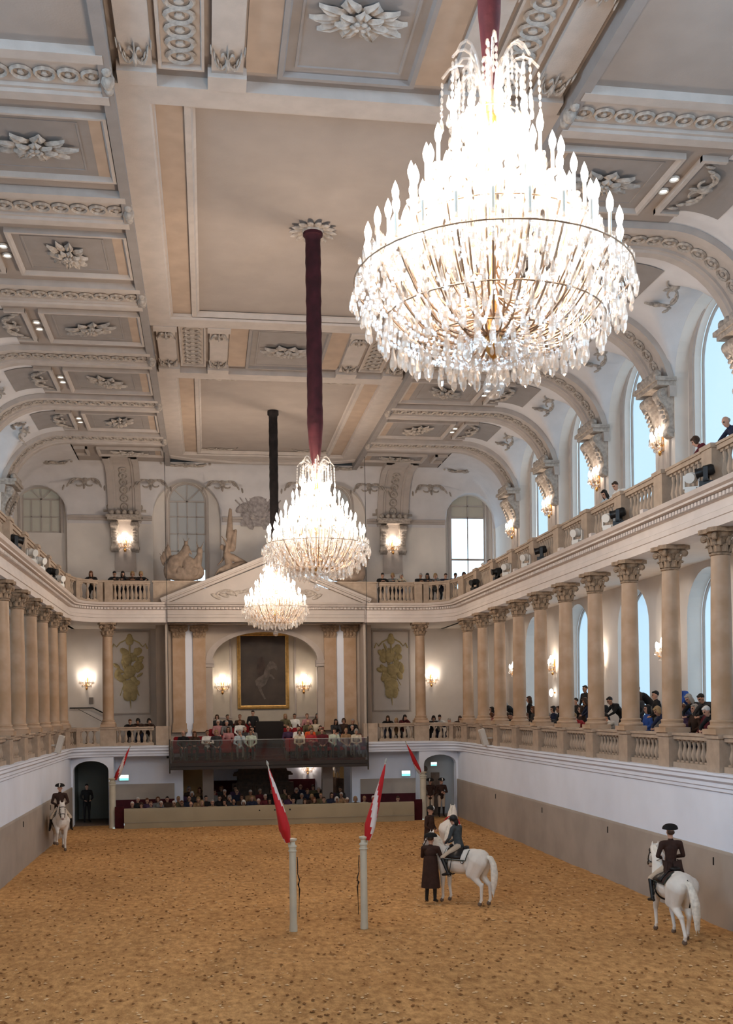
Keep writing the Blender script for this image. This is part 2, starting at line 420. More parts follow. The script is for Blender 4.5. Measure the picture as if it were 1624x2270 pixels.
# ---- back wall, ground level
mb = MB()
for sx in (1, -1):
    mpd = lambda u, z, d: (u, YD + d, z)
    arch_wall(mb, min(sx * 6.9, sx * 8.75), max(sx * 6.9, sx * 8.75), -0.05, 3.36, sx * 7.86, 0.76, -0.05, 2.42, 0.5, mpd, rise=0.42, n=12)
    a, c = sorted((sx * 6.9, sx * 6.88)); mb.box(a, c, YD, YC + .3, -0.05, 3.36)
    a, c = sorted((sx * 4.26, sx * 6.9)); mb.box(a, c, YC, YC + .3, -0.05, 3.36)
    a, c = sorted((sx * 3.88, sx * 4.26)); mb.box(a, c, YC, YC + .6, -0.05, 3.3)
wb = struct(mb.build('wall_back', M_WALLLOW), 'white plastered end wall with two doorways under the gallery')
mb = MB()
for sx in (1, -1):
    a, c = sorted((sx * 4.27, sx * 6.88)); mb.box(a, c, YC - 0.05, YC, 1.02, 1.72)
    a, c = sorted((sx * 6.9, sx * 7.06)); mb.box(a, c, YD - 0.05, YD, -.05, 1.7)
    a, c = sorted((sx * 8.65, sx * 8.72)); mb.box(a, c, YD - 0.05, YD, -.05, 1.7)
mb.build('dado', M_DADO, wb)
mb = MB()
for sx in (1, -1):
    a, c = sorted((sx * 4.27, sx * 6.88)); mb.box(a, c, YC - 0.04, YC, -.05, 1.02)
mb.build('red_hanging', M_MARD, wb)
# back wall inside the recess under the balcony
mb = MB(); mb.box(-4.6, 4.6, 52.8, 53.2, -0.1, 3.3); mb.build('recess_wall', M_WALLLOW, wb)
mb = MB(); mb.box(-4.6, -4.3, YC + .3, 53, -0.1, 3.3); mb.box(4.3, 4.6, YC + .3, 53, -0.1, 3.3); mb.build('recess_side', M_WALLLOW, wb)
for sx in (1, -1):
    mb = MB(); a, c = sorted((sx * 3.02, sx * 3.95)); mb.box(a, c, 52.74, 52.8, 0.2, 2.6); mb.build('ochre_field', M_YEL, wb)
    mb = MB(); a, c = sorted((sx * 2.50, sx * 3.00)); mb.box(a, c, YC + .1, YC + .5, -0.1, 2.46); mb.box(a - .06, c + .06, YC + .05, YC + .55, -0.1, .25)
    mb.build('pillar', mat('taupe_pillar', (0.30, 0.25, 0.22), 0.6), wb)
    mb = MB(); a, c = sorted((sx * 0, sx * 2.5)); mb.box(a, c, 52.7, 52.8, 0.2, 1.55); mb.build('wainscot', M_MARD, wb)
# door niches: floor, side and back walls
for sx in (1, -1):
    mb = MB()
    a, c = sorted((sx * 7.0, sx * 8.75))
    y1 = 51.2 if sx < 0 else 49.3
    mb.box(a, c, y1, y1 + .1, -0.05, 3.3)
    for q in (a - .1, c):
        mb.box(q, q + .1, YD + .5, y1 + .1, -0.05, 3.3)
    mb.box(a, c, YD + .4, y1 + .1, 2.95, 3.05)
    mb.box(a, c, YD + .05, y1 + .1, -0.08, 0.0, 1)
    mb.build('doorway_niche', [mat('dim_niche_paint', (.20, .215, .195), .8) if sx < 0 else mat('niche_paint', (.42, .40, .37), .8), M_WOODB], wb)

# ---- back wall, gallery levels
mb = MB()
mb.box(-12.3, 12.3, 53.0, 53.15, ZF, 9.1)
struct(mb.build('wall_back_gallery', M_WALLUP), 'plastered wall at the back of the far lower gallery')
mb = MB()
mpb = lambda u, z, d: (u, YBK + d, z)
BWIN = [(-10.6, 1.25, 14.6), (-3.62, 1.65, 14.6), (3.62, 1.65, 14.6), (10.6, 1.25, 14.6)]
BSILL = [13.72, 11.0, 11.0, 10.9]
segs = [(-12.0, -8.6, 0), (-5.6, -1.6, 1), (1.6, 5.6, 2), (8.6, 12.0, 3)]
for a, c, i in segs:
    xc, hw, sp = BWIN[i]
    arch_wall(mb, a, c, ZE1, 17.1, xc, hw, 10.0, sp, 0.3, mpb, n=18)
    arch_wall(mb, xc - hw - .01, xc + hw + .01, 9.9, 16.9, xc, 0.92, BSILL[i], 15.35, 0.16, lambda u, z, d: (u, YBK + .3 + d, z), n=18)
for a, c in ((-8.6, -5.6), (-1.6, 1.6), (5.6, 8.6)):
    mb.add([(a, YBK, ZE1), (c, YBK, ZE1), (c, YBK, 17.1), (a, YBK, 17.1)], [(0, 1, 2, 3)])
wbu = struct(mb.build('wall_back_upper', M_WALLUP, None, 40), 'upper far wall with four arched windows')
mb = MB()
for sx in (1, -1):
    a, c = sorted((sx * 4.45, sx * 9.2)); mb.box(a, c, YD + .02, 53, 3.1, ZF)
struct(mb.build('floor_gallery_back', M_WOODB), 'floor of the far lower gallery')
mb = MB(); mb.box(-9.2, 9.2, YCOL + .2, 53.2, 9.03, ZE1 - .02); struct(mb.build('ceiling_gallery_back', M_WALLUP), 'ceiling of the far lower gallery')
# moulding line along the upper back wall at the springing
mb = MB()
for a, c in ((-9.3, -5.3), (-1.9, 1.9), (5.3, 9.3)):
    mb.box(a, c, YBK - .1, YBK + .01, 14.30, 14.42); mb.box(a, c, YBK - .16, YBK + .01, 14.42, 14.52)
mb.build('string_course', M_STUCCO, wbu)

# ---- ledge under the lower balustrade and entablature under the upper one
mb = MB(); path = gallery_path(W, YD, 1.2); half = len(path) // 2
sweep(mb, path[:half] + [(4.46, YD, 0, -1)], ledge_prof); sweep(mb, [(-4.46, YD, 0, -1)] + path[half:], ledge_prof)
t1 = struct(mb.build('trim_1', M_WALLLOW, None, 30), 'white moulded ledge under the lower gallery balustrade')
mb = MB(); path_e = gallery_path(XC, YCOL, 1.9, n=12)
ent_prof = [(-.35, 9.0), (.24, 9.0), (.24, 9.2), (.275, 9.21), (.275, 9.34), (.22, 9.37), (.22, 9.56), (.30, 9.58), (.30, 9.68), (.50, 9.70), (.50, 9.75), (.60, 9.78), (.66, 9.87), (-.35, 9.90)]
sweep(mb, path_e, ent_prof)
t2 = struct(mb.build('trim_2', M_ENT, None, 30), 'long cream entablature with dentils under the upper balustrade')
# dentils (each a few pixels): one joined row
def path_points(path, step, off=0.0, yfrom=14.0):
    out = []; carry = 0.0
    for (x0, y0, a0, b0), (x1, y1, a1, b1) in zip(path[:-1], path[1:]):
        L = math.hypot(x1 - x0, y1 - y0); t = carry
        while t < L:
            f = t / L; nxx = a0 + (a1 - a0) * f; nyy = b0 + (b1 - b0) * f; q = math.hypot(nxx, nyy)
            nxx /= q; nyy /= q
            px, py = x0 + (x1 - x0) * f + nxx * off, y0 + (y1 - y0) * f + nyy * off
            if py > yfrom: out.append((px, py, nxx, nyy))
            t += step
        carry = t - L
    return out
mb = MB()
for px, py, nxx, nyy in path_points(path_e, 0.17):
    T = Matrix(((nxx, -nyy, 0, px), (nyy, nxx, 0, py), (0, 0, 1, 0), (0, 0, 0, 1)))
    mb.box(.29, .40, -.05, .05, 9.58, 9.67, 0, T)
tag(mb.build('dentil_row', M_ENT, t2), kind='stuff')
# ------------------------------------------------------------------ ceiling
mb = MB()
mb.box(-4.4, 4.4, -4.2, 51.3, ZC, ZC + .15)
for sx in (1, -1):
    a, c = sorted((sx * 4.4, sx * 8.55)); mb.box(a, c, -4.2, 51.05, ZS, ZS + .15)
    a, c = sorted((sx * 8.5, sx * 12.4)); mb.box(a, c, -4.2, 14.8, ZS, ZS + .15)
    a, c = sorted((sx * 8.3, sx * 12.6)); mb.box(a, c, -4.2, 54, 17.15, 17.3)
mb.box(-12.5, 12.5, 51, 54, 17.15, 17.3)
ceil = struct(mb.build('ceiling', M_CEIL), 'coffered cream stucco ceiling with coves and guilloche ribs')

def cX(ax, off=0.0):
    d = max(0.0, ax - 8.5 - off)
    return ZS - 2.6 + math.sqrt(max(0, 2.6 ** 2 - d * d)) if d <= 2.6 else ZS - 2.6
def cY(y):
    d = max(0.0, y - 51.0) / 2.0
    return 14.15 + 2.6 * math.sqrt(max(0, 1 - d * d)) if d <= 1 else 14.15
def hfun(x, y):
    ax = abs(x); off = 0.85 if y > 47.3 else 0.0
    z = min(cX(ax, off), cY(y))
    for yc in WINY:
        d = abs(y - yc)
        if d < 1.95 and ax > 8.5: z = max(z, 14.55 + math.sqrt(1.95 ** 2 - d * d))
    if y > 51.0:
        for xc, r, sp in BWIN:
            d = abs(x - xc)
            if d < r: z = max(z, min(ZS, sp + math.sqrt(r * r - d * d)))
    return z
angs = [2.6 * math.sin(PI / 2 * k / 22) for k in range(23)]
for sx in (1, -1):
    yl = sorted(set([round(14.75 + .1 * k, 3) for k in range(326)] + [y + s * 1.949 for y in WINY for s in (1, -1)]))
    P = [[(sx * (8.5 + d), y, hfun(8.5 + d, y)) for d in angs] for y in yl]
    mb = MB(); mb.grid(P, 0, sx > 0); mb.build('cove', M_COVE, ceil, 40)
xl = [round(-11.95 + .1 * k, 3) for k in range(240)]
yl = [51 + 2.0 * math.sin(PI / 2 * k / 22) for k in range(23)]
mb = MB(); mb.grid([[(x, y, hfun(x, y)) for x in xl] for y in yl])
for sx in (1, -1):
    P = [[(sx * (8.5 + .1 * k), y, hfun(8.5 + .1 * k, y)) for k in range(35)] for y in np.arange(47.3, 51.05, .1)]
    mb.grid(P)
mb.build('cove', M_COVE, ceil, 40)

# ---- ornament meshes
def ring_mesh():
    m_ = MB(); n, k = 12, 4
    vs = []; fs = []
    for i in range(n):
        a = 2 * PI * i / n
        for j in range(k):
            b_ = 2 * PI * j / k
            r = 0.155 + 0.035 * math.cos(b_)
            vs.append((r * math.cos(a) * 1.15, r * math.sin(a) * 1.15, 0.045 * math.sin(b_)))
    for i in range(n):
        for j in range(k):
            fs.append((i * k + j, ((i + 1) % n) * k + j, ((i + 1) % n) * k + (j + 1) % k, i * k + (j + 1) % k))
    m_.add(vs, fs)
    m_.ell((0, 0, .0), (.075, .075, .06), 6, 3)
    return m_.mesh('guilloche_ring', M_ORN, 40)
RING = ring_mesh()
def rosette_mesh(kind):
    m_ = MB(); rr = random.Random(kind)
    for lay, (n, r0, L, w, z) in enumerate(((9 + kind % 2, .22, .42, .15, .07), (7, .10, .26, .12, .13))):
        for i in range(n):
            a = 2 * PI * i / n + lay * .3
            T = Matrix.Diagonal((1.12, .82, 1, 1)) @ Matrix.Rotation(a, 4, 'Z') @ Matrix.Translation((r0, 0, 0))
            L2 = L * rr.uniform(.85, 1.15)
            # a cupped acanthus leaf: spine row and two edge rows, tip curling down
            P = []
            for q in range(6):
                t = q / 5; ww = w * math.sin(PI * min(1, .18 + .82 * t)) * (1 if q % 2 else .78)
                zz = -z - .07 * math.sin(PI * t * .9)
                P.append([(t * L2, -ww, zz + .05), (t * L2, -ww * .4, zz - .02), (t * L2, 0, zz + .015), (t * L2, ww * .4, zz - .02), (t * L2, ww, zz + .05)])
            P2 = [[tuple(T @ Vector(p)) for p in row] for row in P]
            m_.grid(P2)
    m_.ell((0, 0, -.13), (.13, .11, .09), 10, 5)
    for i in range(6):
        m_.ell((.1 * math.cos(i * PI / 3), .08 * math.sin(i * PI / 3), -.2), (.05, .05, .04), 6, 4)
    return m_.mesh('rosette', M_ORN, 50)
ROS = [rosette_mesh(k) for k in range(3)]
def scroll_mesh():
    """an acanthus scroll ornament, lying in XY, hanging below z=0"""
    m_ = MB()
    for s in (1, -1):
        pts = []
        for k in range(18):
            t = k / 17; a = t * 3.6 * PI / 2; r = .10 + .30 * (1 - t)
            pts.append((s * (.30 + r * math.cos(a)), r * math.sin(a) * .7 - .05, -.05))
        m_.tube(pts, [.055 - .025 * k / 17 for k in range(18)], 5)
        for k in range(4):
            m_.ell((s * (.35 + .2 * k), .14 - .13 * k, -.04), (.14, .05, .04), 7, 4, rot=(0, 0, s * (-.5 - .3 * k)))
    m_.ell((0, .08, -.06), (.14, .2, .07), 9, 5)
    m_.ell((0, -.16, -.05), (.06, .16, .04), 8, 4)
    return m_.mesh('scroll_ornament', M_ORN, 50)
SCROLL = scroll_mesh()

# ---- ribs along the side bays with guilloche rings, curving down to the piers
def rib_path():
    pts = [(4.45 + .45 * k, ZS, 0, -1) for k in range(9)] + [(8.5, ZS, 0, -1)]
    for k in range(1, 13):
        a = PI / 2 * k / 12
        pts.append((8.5 + 2.6 * math.sin(a), 14.15 + 2.6 * math.cos(a), -math.sin(a), -math.cos(a)))
    return pts
RP = rib_path()
RPROF = [(-.78, -.02), (-.78, .17), (-.52, .17), (-.48, .12), (-.40, .12), (-.38, .06), (.38, .06), (.40, .12), (.48, .12), (.52, .17), (.78, .17), (.78, -.02)]
def rib_points(step):
    out = []; s_ = step * .6
    L = 4.05; total = L + 2.6 * PI / 2
    while s_ < total - .35:
        if s_ < L: out.append((4.45 + s_, ZS, 0, -1))
        else:
            a = (s_ - L) / 2.6
            out.append((8.5 + 2.6 * math.sin(a), 14.15 + 2.6 * math.cos(a), -math.sin(a), -math.cos(a)))
        s_ += step
    return out
for sx in (1, -1):
    mb = MB()
    P = [[(sx * (x + nx_ * d), o, z + nz_ * d) for o, d in RPROF] for x, z, nx_, nz_ in RP]
    mb.grid(P, 0, sx < 0)
    me = mb.mesh('rib', M_STUCCO, 30)
    for y in RIBY[1:]:
        rb = put('rib', me, ceil, (0, y, 0))
        for x, z, nx_, nz_ in rib_points(.42):
            zax = Vector((sx * nx_, 0, nz_)); yax = Vector((0, 1, 0)); xax = yax.cross(zax)
            M_ = Matrix((xax, yax, zax)).transposed().to_4x4(); M_.translation = Vector((sx * (x + nx_ * .085), 0, z + nz_ * .085))
            put('guilloche_ring', RING, rb, M=M_)

# short ribs on the far cove
def yrib_mesh():
    pts = [(49.9, ZS, 0, -1), (50.5, ZS, 0, -1), (51, ZS, 0, -1)]
    for k in range(1, 11):
        a = PI / 2 * k / 10
        pts.append((51 + 2.0 * math.sin(a), 14.15 + 2.6 * math.cos(a), -math.sin(a) , -math.cos(a)))
    mb = MB(); mb.grid([[(o, y + ny_ * d, z + nz_ * d) for o, d in RPROF] for y, z, ny_, nz_ in pts], 0, True)
    return mb.mesh('rib', M_STUCCO, 30), pts
YRIB, YPTS = yrib_mesh()
for xr in (-6.6, 6.6):
    rb = put('rib', YRIB, ceil, (xr, 0, 0))
    for k in range(6):
        a = PI / 2 * (k + 2.2) / 9
        zax = Vector((0, -math.sin(a), -math.cos(a))); xax = Vector((1, 0, 0)); yax = zax.cross(xax)
        M_ = Matrix((xax, yax, zax)).transposed().to_4x4(); M_.translation = Vector((0, 51 + 2.0 * math.sin(a), 14.15 + 2.6 * math.cos(a))) + zax * .085
        put('guilloche_ring', RING, rb, M=M_)

# ---- side coffers
cof_in, cof_out = {}, {}
for sx in (1, -1):
    mi_ = MB(); a, c = sorted((sx * 4.95, sx * 7.38)); mi_.box(a, c, -1.18, 1.18, -.03, .0)
    mi_.frame(a + .22, c - .22, -.96, .96, [(0, -.03), (0, -.045), (.04, -.045), (.05, -.03)])
    cof_in[sx] = mi_.mesh('coffer_panel', M_GREY)
    mo = MB(); mo.grid([[(sx * x, y, cX(x) - ZS - .025) for y in (-1.15, -.6, 0, .6, 1.15)] for x in np.arange(7.98, 9.5, .12)], 0, sx > 0)
    cof_out[sx] = mo.mesh('coffer_panel', M_GREY)
    mt_ = MB(); a2, c2 = sorted((sx * 4.70, sx * 4.95)); mt_.box(a2, c2, -1.18, 1.18, -.035, 0)
    tanm = mt_.mesh('apricot_strip', M_TAN)
    mf = MB(); a3, c3 = sorted((sx * 4.58, sx * 7.48)); mf.frame(a3, c3, -1.30, 1.30, [(0, 0), (0, -.13), (.07, -.13), (.12, -.03)])
    a4, c4 = sorted((sx * 7.86, sx * 8.45)); mf.box(a4, c4, -1.27, -1.16, -.12, 0); mf.box(a4, c4, 1.16, 1.27, -.12, 0)
    a5, c5 = sorted((sx * 7.86, sx * 7.97)); mf.box(a5, c5, -1.27, 1.27, -.12, 0)
    frm = mf.mesh('coffer_moulding', M_STUCCO)
    for i, y in enumerate(WINY[1:] + [49.0]):
        if i < 5: ysc = 1
        else: ysc = .5
        for nm, me in (('coffer_panel', cof_in[sx]), ('apricot_strip', tanm), ('coffer_moulding', frm)):
            put(nm, me, ceil, M=Matrix.Translation((0, y, ZS)) @ Matrix.Diagonal((1, ysc, 1, 1)))
        put('rosette', ROS[i % 3], ceil, M=Matrix.Translation((sx * 6.12, y, ZS - .02)) @ Matrix.Rotation(i * 1.3, 4, 'Z') @ Matrix.Diagonal((1.15, .95 * ysc, .95, 1)))
        if i < 5:
            put('coffer_panel', cof_out[sx], ceil, (0, y, ZS))
            put('scroll_ornament', SCROLL, ceil, M=Matrix.Translation((sx * 8.45, y, cX(8.45) - .04)) @ Matrix.Rotation(-sx * PI / 2, 4, 'Z'))
            # scrolls on the cove spandrels either side of the window vault
            for s in (1, -1):
                x_ = 9.9; z_ = hfun(x_, y + s * 1.1)
                put('scroll_ornament', SCROLL, ceil, M=Matrix.Translation((sx * x_, y + s * .55, hfun(x_, y + s * .55) - .03)) @ Matrix.Rotation(sx * s * .5, 4, 'X') @ Matrix.Rotation(-sx * PI / 2 + s * .4, 4, 'Z') @ Matrix.Diagonal((.8, .8, 1, 1)))
# ---- edge beam between the flat centre and the side coffers
for sx in (1, -1):
    a, c = sorted((sx * 4.34, sx * 4.56)); mb = MB(); mb.box(a, c, -4, 51.2, ZS - .16, ZC); mb.build('edge_beam', M_GREY, ceil)
    for y in RIBY[1:]:
        mb = MB(); mb.ell((0, 0, 0), (.13, .2, .16), 8, 5); mb.ell((0, -.3, .02), (.1, .13, .12), 8, 5); mb.ell((0, .3, .02), (.1, .13, .12), 8, 5)
        mb.build('beam_boss', M_ORN, ceil, 60, (sx * 4.42, y, ZS - .14))
# ---- great centre panels
PAN = [(3.4, 15.9), (20.4, 33.1), (37.6, 50.3)]
for i, (y0, y1) in enumerate(PAN):
    mb = MB()
    mb.frame(-4.34, 4.34, y0, y1, [(0, ZC), (0, ZC - .22), (.62, ZC - .22), (.66, ZC - .16), (.70, ZC - .16), (.72, ZC - .08)])
    mb.frame(-3.06, 3.06, y0 + .62, y1 - .62, [(0, ZC - .05), (0, ZC - .16), (.13, ZC - .16), (.17, ZC - .05), (.22, ZC - .02)])
    mb.build('panel_moulding', M_STUCCO, ceil)
    for s in (1, -1):
        a, c = sorted((s * 3.06, s * 3.66)); mb = MB(); mb.box(a, c, y0 + .66, y1 - .66, ZC - .07, ZC); mb.build('apricot_strip', M_TAN, ceil)
    for s in (1, -1):
        for yy in ((y0 + 1.1, y1 - 1.1) if i == 2 else ()):
            put('scroll_ornament', SCROLL, ceil, M=Matrix.Translation((s * 2.2, yy, ZC - .01)) @ Matrix.Diagonal((1, .8, .6, 1)))
# bowed end of the far panel
arc = []
for k in range(17):
    t = -1 + 2 * k / 16
    arc.append((4.3 * t, 50.0 + 1.25 * (1 - t * t), 0, -1))
mb = MB(); sweep(mb, arc, [(-.25, ZC), (-.25, ZC - .26), (.2, ZC - .26), (.3, ZC - .18), (.42, ZC - .18), (.45, ZC)]); mb.build('bowed_moulding', M_STUCCO, ceil, 30)
# ---- cross bands between the panels
for y0, y1 in ((15.9, 20.4), (33.1, 37.6)):
    yc = (y0 + y1) / 2; h = (y1 - y0) / 2 - .35
    for s in (1, -1):
        for xs_ in (3.90, 2.24):
            mb = MB(); mb.box(-.29, .29, -h - .3, h + .3, -.16, 0); mb.box(-.36, .36, -h - .34, -h + .1, -.24, 0); mb.box(-.36, .36, h - .1, h + .34, -.24, 0)
            st = mb.build('pilaster_strip', M_STUCCO, ceil, None, (s * xs_, yc, ZC))
            for yy, r_ in ((h - .55, 0), (-h + .55, PI)):
                put('scroll_ornament', SCROLL, st, M=Matrix.Translation((0, yy, -.16)) @ Matrix.Rotation(r_, 4, 'Z') @ Matrix.Diagonal((.32, 1.2, .9, 1)))
        mb = MB(); mb.box(-.40, .40, -h, h, -.03, 0); mb.frame(-.42, .42, -h, h, [(0, 0), (0, -.1), (.05, -.1), (.07, -.03)])
        gp = mb.build('guilloche_panel', M_STUCCO, ceil, None, (s * 3.08, yc, ZC))
        for k in range(9):
            yy = -h + .36 + k * (2 * h - .72) / 8
            put('guilloche_ring', RING, gp, M=Matrix.Translation((0, yy, -.06)) @ Matrix.Diagonal((1.35, 1.05, 1, 1)))
        a, c = sorted((s * 1.30, s * 1.90)); mb = MB(); mb.box(a, c, yc - h, yc + h, ZC - .035, ZC); mb.build('apricot_strip', M_TAN, ceil)
    mb = MB(); mb.box(-1.28, 1.28, -h, h, -.04, 0)
    mb.frame(-1.3, 1.3, -h - .02, h + .02, [(0, 0), (0, -.12), (.09, -.12), (.13, -.04)]); mb.frame(-1.0, 1.0, -h + .28, h - .28, [(0, -.04), (0, -.06), (.04, -.06), (.06, -.04)])
    mb.build('coffer_panel', M_GREY, ceil, None, (0, yc, ZC))
    put('rosette', ROS[1], ceil, M=Matrix.Translation((0, yc, ZC - .05)) @ Matrix.Diagonal((1.25, 1.0, 1.05, 1)))
# ---- round medallions above the chandeliers
mb = MB()
for i in range(14):
    a = 2 * PI * i / 14
    mb.ell((.40 * math.cos(a), .40 * math.sin(a), -.05), (.22, .085, .05), 8, 4, rot=(0, .25, a))
mb.lathe([(.0, -.1), (.26, -.1), (.30, -.02), (.30, .0)], 16)
MED = mb.mesh('medallion', M_ORN, 40)
for y in (9.9, 26.5): put('medallion', MED, ceil, (0, y, ZC))

# ---- scroll ornaments and festoons on the far cove
for xr in (-8.4, -5.3, -1.9, 1.9, 5.3, 8.4):
    y_ = 52.1; z_ = hfun(xr, y_)
    put('scroll_ornament', SCROLL, ceil, M=Matrix.Translation((xr, y_ - .05, min(z_, 16.0) - .03)) @ Matrix.Rotation(.9, 4, 'X') @ Matrix.Diagonal((1.0, 1.6, 1, 1)))
for xr in (-3.62, 3.62, -10.0, 10.0):
    put('scroll_ornament', SCROLL, ceil, M=Matrix.Translation((xr, 51.2, ZS - .05)) @ Matrix.Diagonal((1.2, 1, 1, 1)))
# downlights in pairs between the coffers
dl = MB(); dl.lathe([(0, 0), (.075, 0)], 14); DLG = dl.mesh('lens', M_SPOTG)
dr = MB(); dr.lathe([(.075, -.0), (.11, -.02), (.12, .03)], 14); DLR = dr.mesh('trim_ring', M_WHITEP)
for sx, sn in ((-1, 'left'), (1, 'right')):
    for i, y in enumerate(WINY[1:]):
        for j, dy in enumerate((-.28, .28)):
            t = thing('ceiling_downlight', '%s downlight of the pair in the %s coffer bay, %s side of the ceiling' % (('nearer', 'farther')[j], ORD[i], sn), 'downlight', (sx * 7.67, y + dy, ZS - .045), 0, 'paired ceiling downlights')
            put('lens', DLG, t); put('trim_ring', DLR, t)
# ------------------------------------------------------------------ windows
def window(n, loc_fn, uc, hw, sill, spring, pane_mats, bars, label, blind_split=None):
    """loc_fn(u,z,d) -> world point; d grows outwards. frame ring, glazing bars, panes"""
    loop = arch_loop(uc, hw, sill, spring, n=18)
    fr = MB(); w = .075
    inner = arch_loop(uc, hw - w, sill + w, spring, n=18)
    for d0 in (0.0,):
        for (a, b_), (ai, bi) in zip(zip(loop[:-1], loop[1:]), zip(inner[:-1], inner[1:])):
            fr.add([loc_fn(*a, .04), loc_fn(*b_, .04), loc_fn(*bi, .04), loc_fn(*ai, .04)], [(0, 1, 2, 3)])
            fr.add([loc_fn(*ai, .04), loc_fn(*bi, .04), loc_fn(*bi, .12), loc_fn(*ai, .12)], [(0, 1, 2, 3)])
    fr.add([loc_fn(uc - hw, sill, .04), loc_fn(uc + hw, sill, .04), loc_fn(uc + hw, sill + w, .04), loc_fn(uc - hw, sill + w, .04)], [(0, 1, 2, 3)])
    o = struct(fr.build('window_%d' % n, M_STUCCO, None), label)
    def bar(u0, z0, u1, z1, t=.025):
        dx, dz = u1 - u0, z1 - z0; L = math.hypot(dx, dz); px, pz = -dz / L * t, dx / L * t
        q = [(u0 + px, z0 + pz), (u1 + px, z1 + pz), (u1 - px, z1 - pz), (u0 - px, z0 - pz)]
        m_ = MB(); m_.add([loc_fn(*p, .03) for p in q] + [loc_fn(*p, .08) for p in q], [(0, 1, 2, 3), (4, 7, 6, 5), (0, 4, 5, 1), (1, 5, 6, 2), (2, 6, 7, 3), (3, 7, 4, 0)])
        m_.build('glazing_bar', M_STUCCO, o)
    for bb in bars: bar(*bb)
    zs = [sill] + ([blind_split] if blind_split else []) 
    if blind_split:
        lo = MB(); lo.add([loc_fn(uc - hw - .2, sill - .2, .1), loc_fn(uc + hw + .2, sill - .2, .1), loc_fn(uc + hw + .2, blind_split, .1), loc_fn(uc - hw - .2, blind_split, .1)], [(0, 1, 2, 3)]); lo.build('pane', pane_mats[1], o)
        lp = [(uc - hw - .2, blind_split)] + arch_loop(uc, hw + .2, sill, spring, n=18)[1:-1] + [(uc + hw + .2, blind_split)]
    else: lp = arch_loop(uc, hw + .2, sill - .2, spring, n=18)
    up = MB(); up.add([loc_fn(*p, .1) for p in lp], [tuple(range(len(lp)))]); up.build('pane', pane_mats[0], o)
    return o
wn = 1
for sx, sn in ((1, 'right'), (-1, 'left')):
    f_up = lambda u, z, d: (sx * (XP + .60 + d), u, z)
    f_lo = lambda u, z, d: (sx * (XP + .42 + d), u, z)
    for i, y in enumerate(WINY):
        window(wn, f_up, y, 1.5, 10.4, 15.0, [M_BLIND], [], 'tall arched window glowing pale blue, upper %s wall, %s bay' % (sn, ORD[i])); wn += 1
        if i >= 1:
            window(wn, f_lo, y, 1.3, 4.6, 7.55, [M_BLIND], [], 'arched blue-lit window behind the lower %s columns, %s bay' % (sn, ORD[i])); wn += 1
        else:
            mbx = MB(); mbx.add([f_lo(*p, .1) for p in arch_loop(y, 1.5, 4.4, 7.55)], [tuple(range(17))]); struct(mbx.build('window_%d' % wn, M_BLIND), 'arched window of the lower gallery nearest the viewer, %s' % sn); wn += 1
for sx, sn in ((1, 'right'), (-1, 'left')):
    for i, y in enumerate(NEARY):
        for lev, (xx, hw, s0, sp) in enumerate(((XP + .70, 1.5, 10.4, 15.0), (XP + .52, 1.3, 4.6, 7.55))):
            lp = arch_loop(y, hw + .7, s0 - .5, sp); mbx = MB(); mbx.add([(sx * xx, u, z) for u, z in lp], [tuple(range(len(lp)))])
            struct(mbx.build('window_%d' % wn, M_BLIND), '%s %s window beside the viewer, %s' % (ORD[i], ('upper', 'lower')[lev], sn)); wn += 1
f_b = lambda u, z, d: (u, YBK + .46 + d - .1, z)
for i, (xc, hw, sp) in enumerate(BWIN):
    s0 = BSILL[i]
    bars = [(xc, s0, xc, 16.2), (xc - .92, 15.35, xc + .92, 15.35, .035)]
    if i == 0:
        bars += [(xc - .46, s0, xc - .46, 15.3), (xc + .46, s0, xc + .46, 15.3), (xc - .92, 14.5, xc + .92, 14.5)]
        bars += [(xc, 15.35, xc - .62, 15.95), (xc, 15.35, xc + .62, 15.95)]
        window(wn, f_b, xc, .92, s0, 15.35, [M_DULL], bars, 'small arched window with fan bars in the far corner, left of the lamp')
    elif i == 3:
        bars += [(xc - .92, 12.6, xc + .92, 12.6, .05), (xc - .92, 14.75, xc + .92, 14.75, .04)]
        window(wn, f_b, xc, .92, s0, 15.35, [M_DULL, M_WGLASS], bars, 'tall window in the far right corner with bright white lower panes', 14.7)
    else:
        bars += [(xc - .46, s0, xc - .46, 15.3), (xc + .46, s0, xc + .46, 15.3)] + [(xc - .92, z, xc + .92, z) for z in (12.0, 12.9, 13.75, 14.6)]
        bars += [(xc, 15.35, xc - .62, 15.95), (xc, 15.35, xc + .62, 15.95)]
        window(wn, f_b, xc, .92, s0, 15.35, [mix_mat('grey_window_screen%d' % i, [('ShaderNodeBsdfTranslucent', (.30, .25, .21), None, .12), ('ShaderNodeBsdfDiffuse', (.42, .37, .33), None, .88)]), M_WGLASS], bars,
               'arched window with glazing bars behind the %s trophy statue' % ('standing' if i == 1 else 'half-hidden'), 12.0)
    # round-headed moulding about the window
    mb = MB()
    l0 = arch_loop(xc, 1.06, s0, 15.35, n=18); l1 = arch_loop(xc, .95, s0, 15.35, n=18)
    fb2 = lambda u, z, d: (u, YBK + .3 - d, z)
    for (a, b_), (ai, bi) in zip(zip(l0[:-1], l0[1:]), zip(l1[:-1], l1[1:])):
        mb.add([fb2(*a, .05), fb2(*b_, .05), fb2(*bi, .05), fb2(*ai, .05)], [(0, 1, 2, 3)])
        mb.add([fb2(*a, .0), fb2(*b_, .0), fb2(*b_, .05), fb2(*a, .05)], [(0, 1, 2, 3)])
        mb.add([fb2(*ai, .05), fb2(*bi, .05), fb2(*bi, .0), fb2(*ai, .0)], [(0, 1, 2, 3)])
    mb.build('window_moulding', M_STUCCO, wbu)
    wn += 1
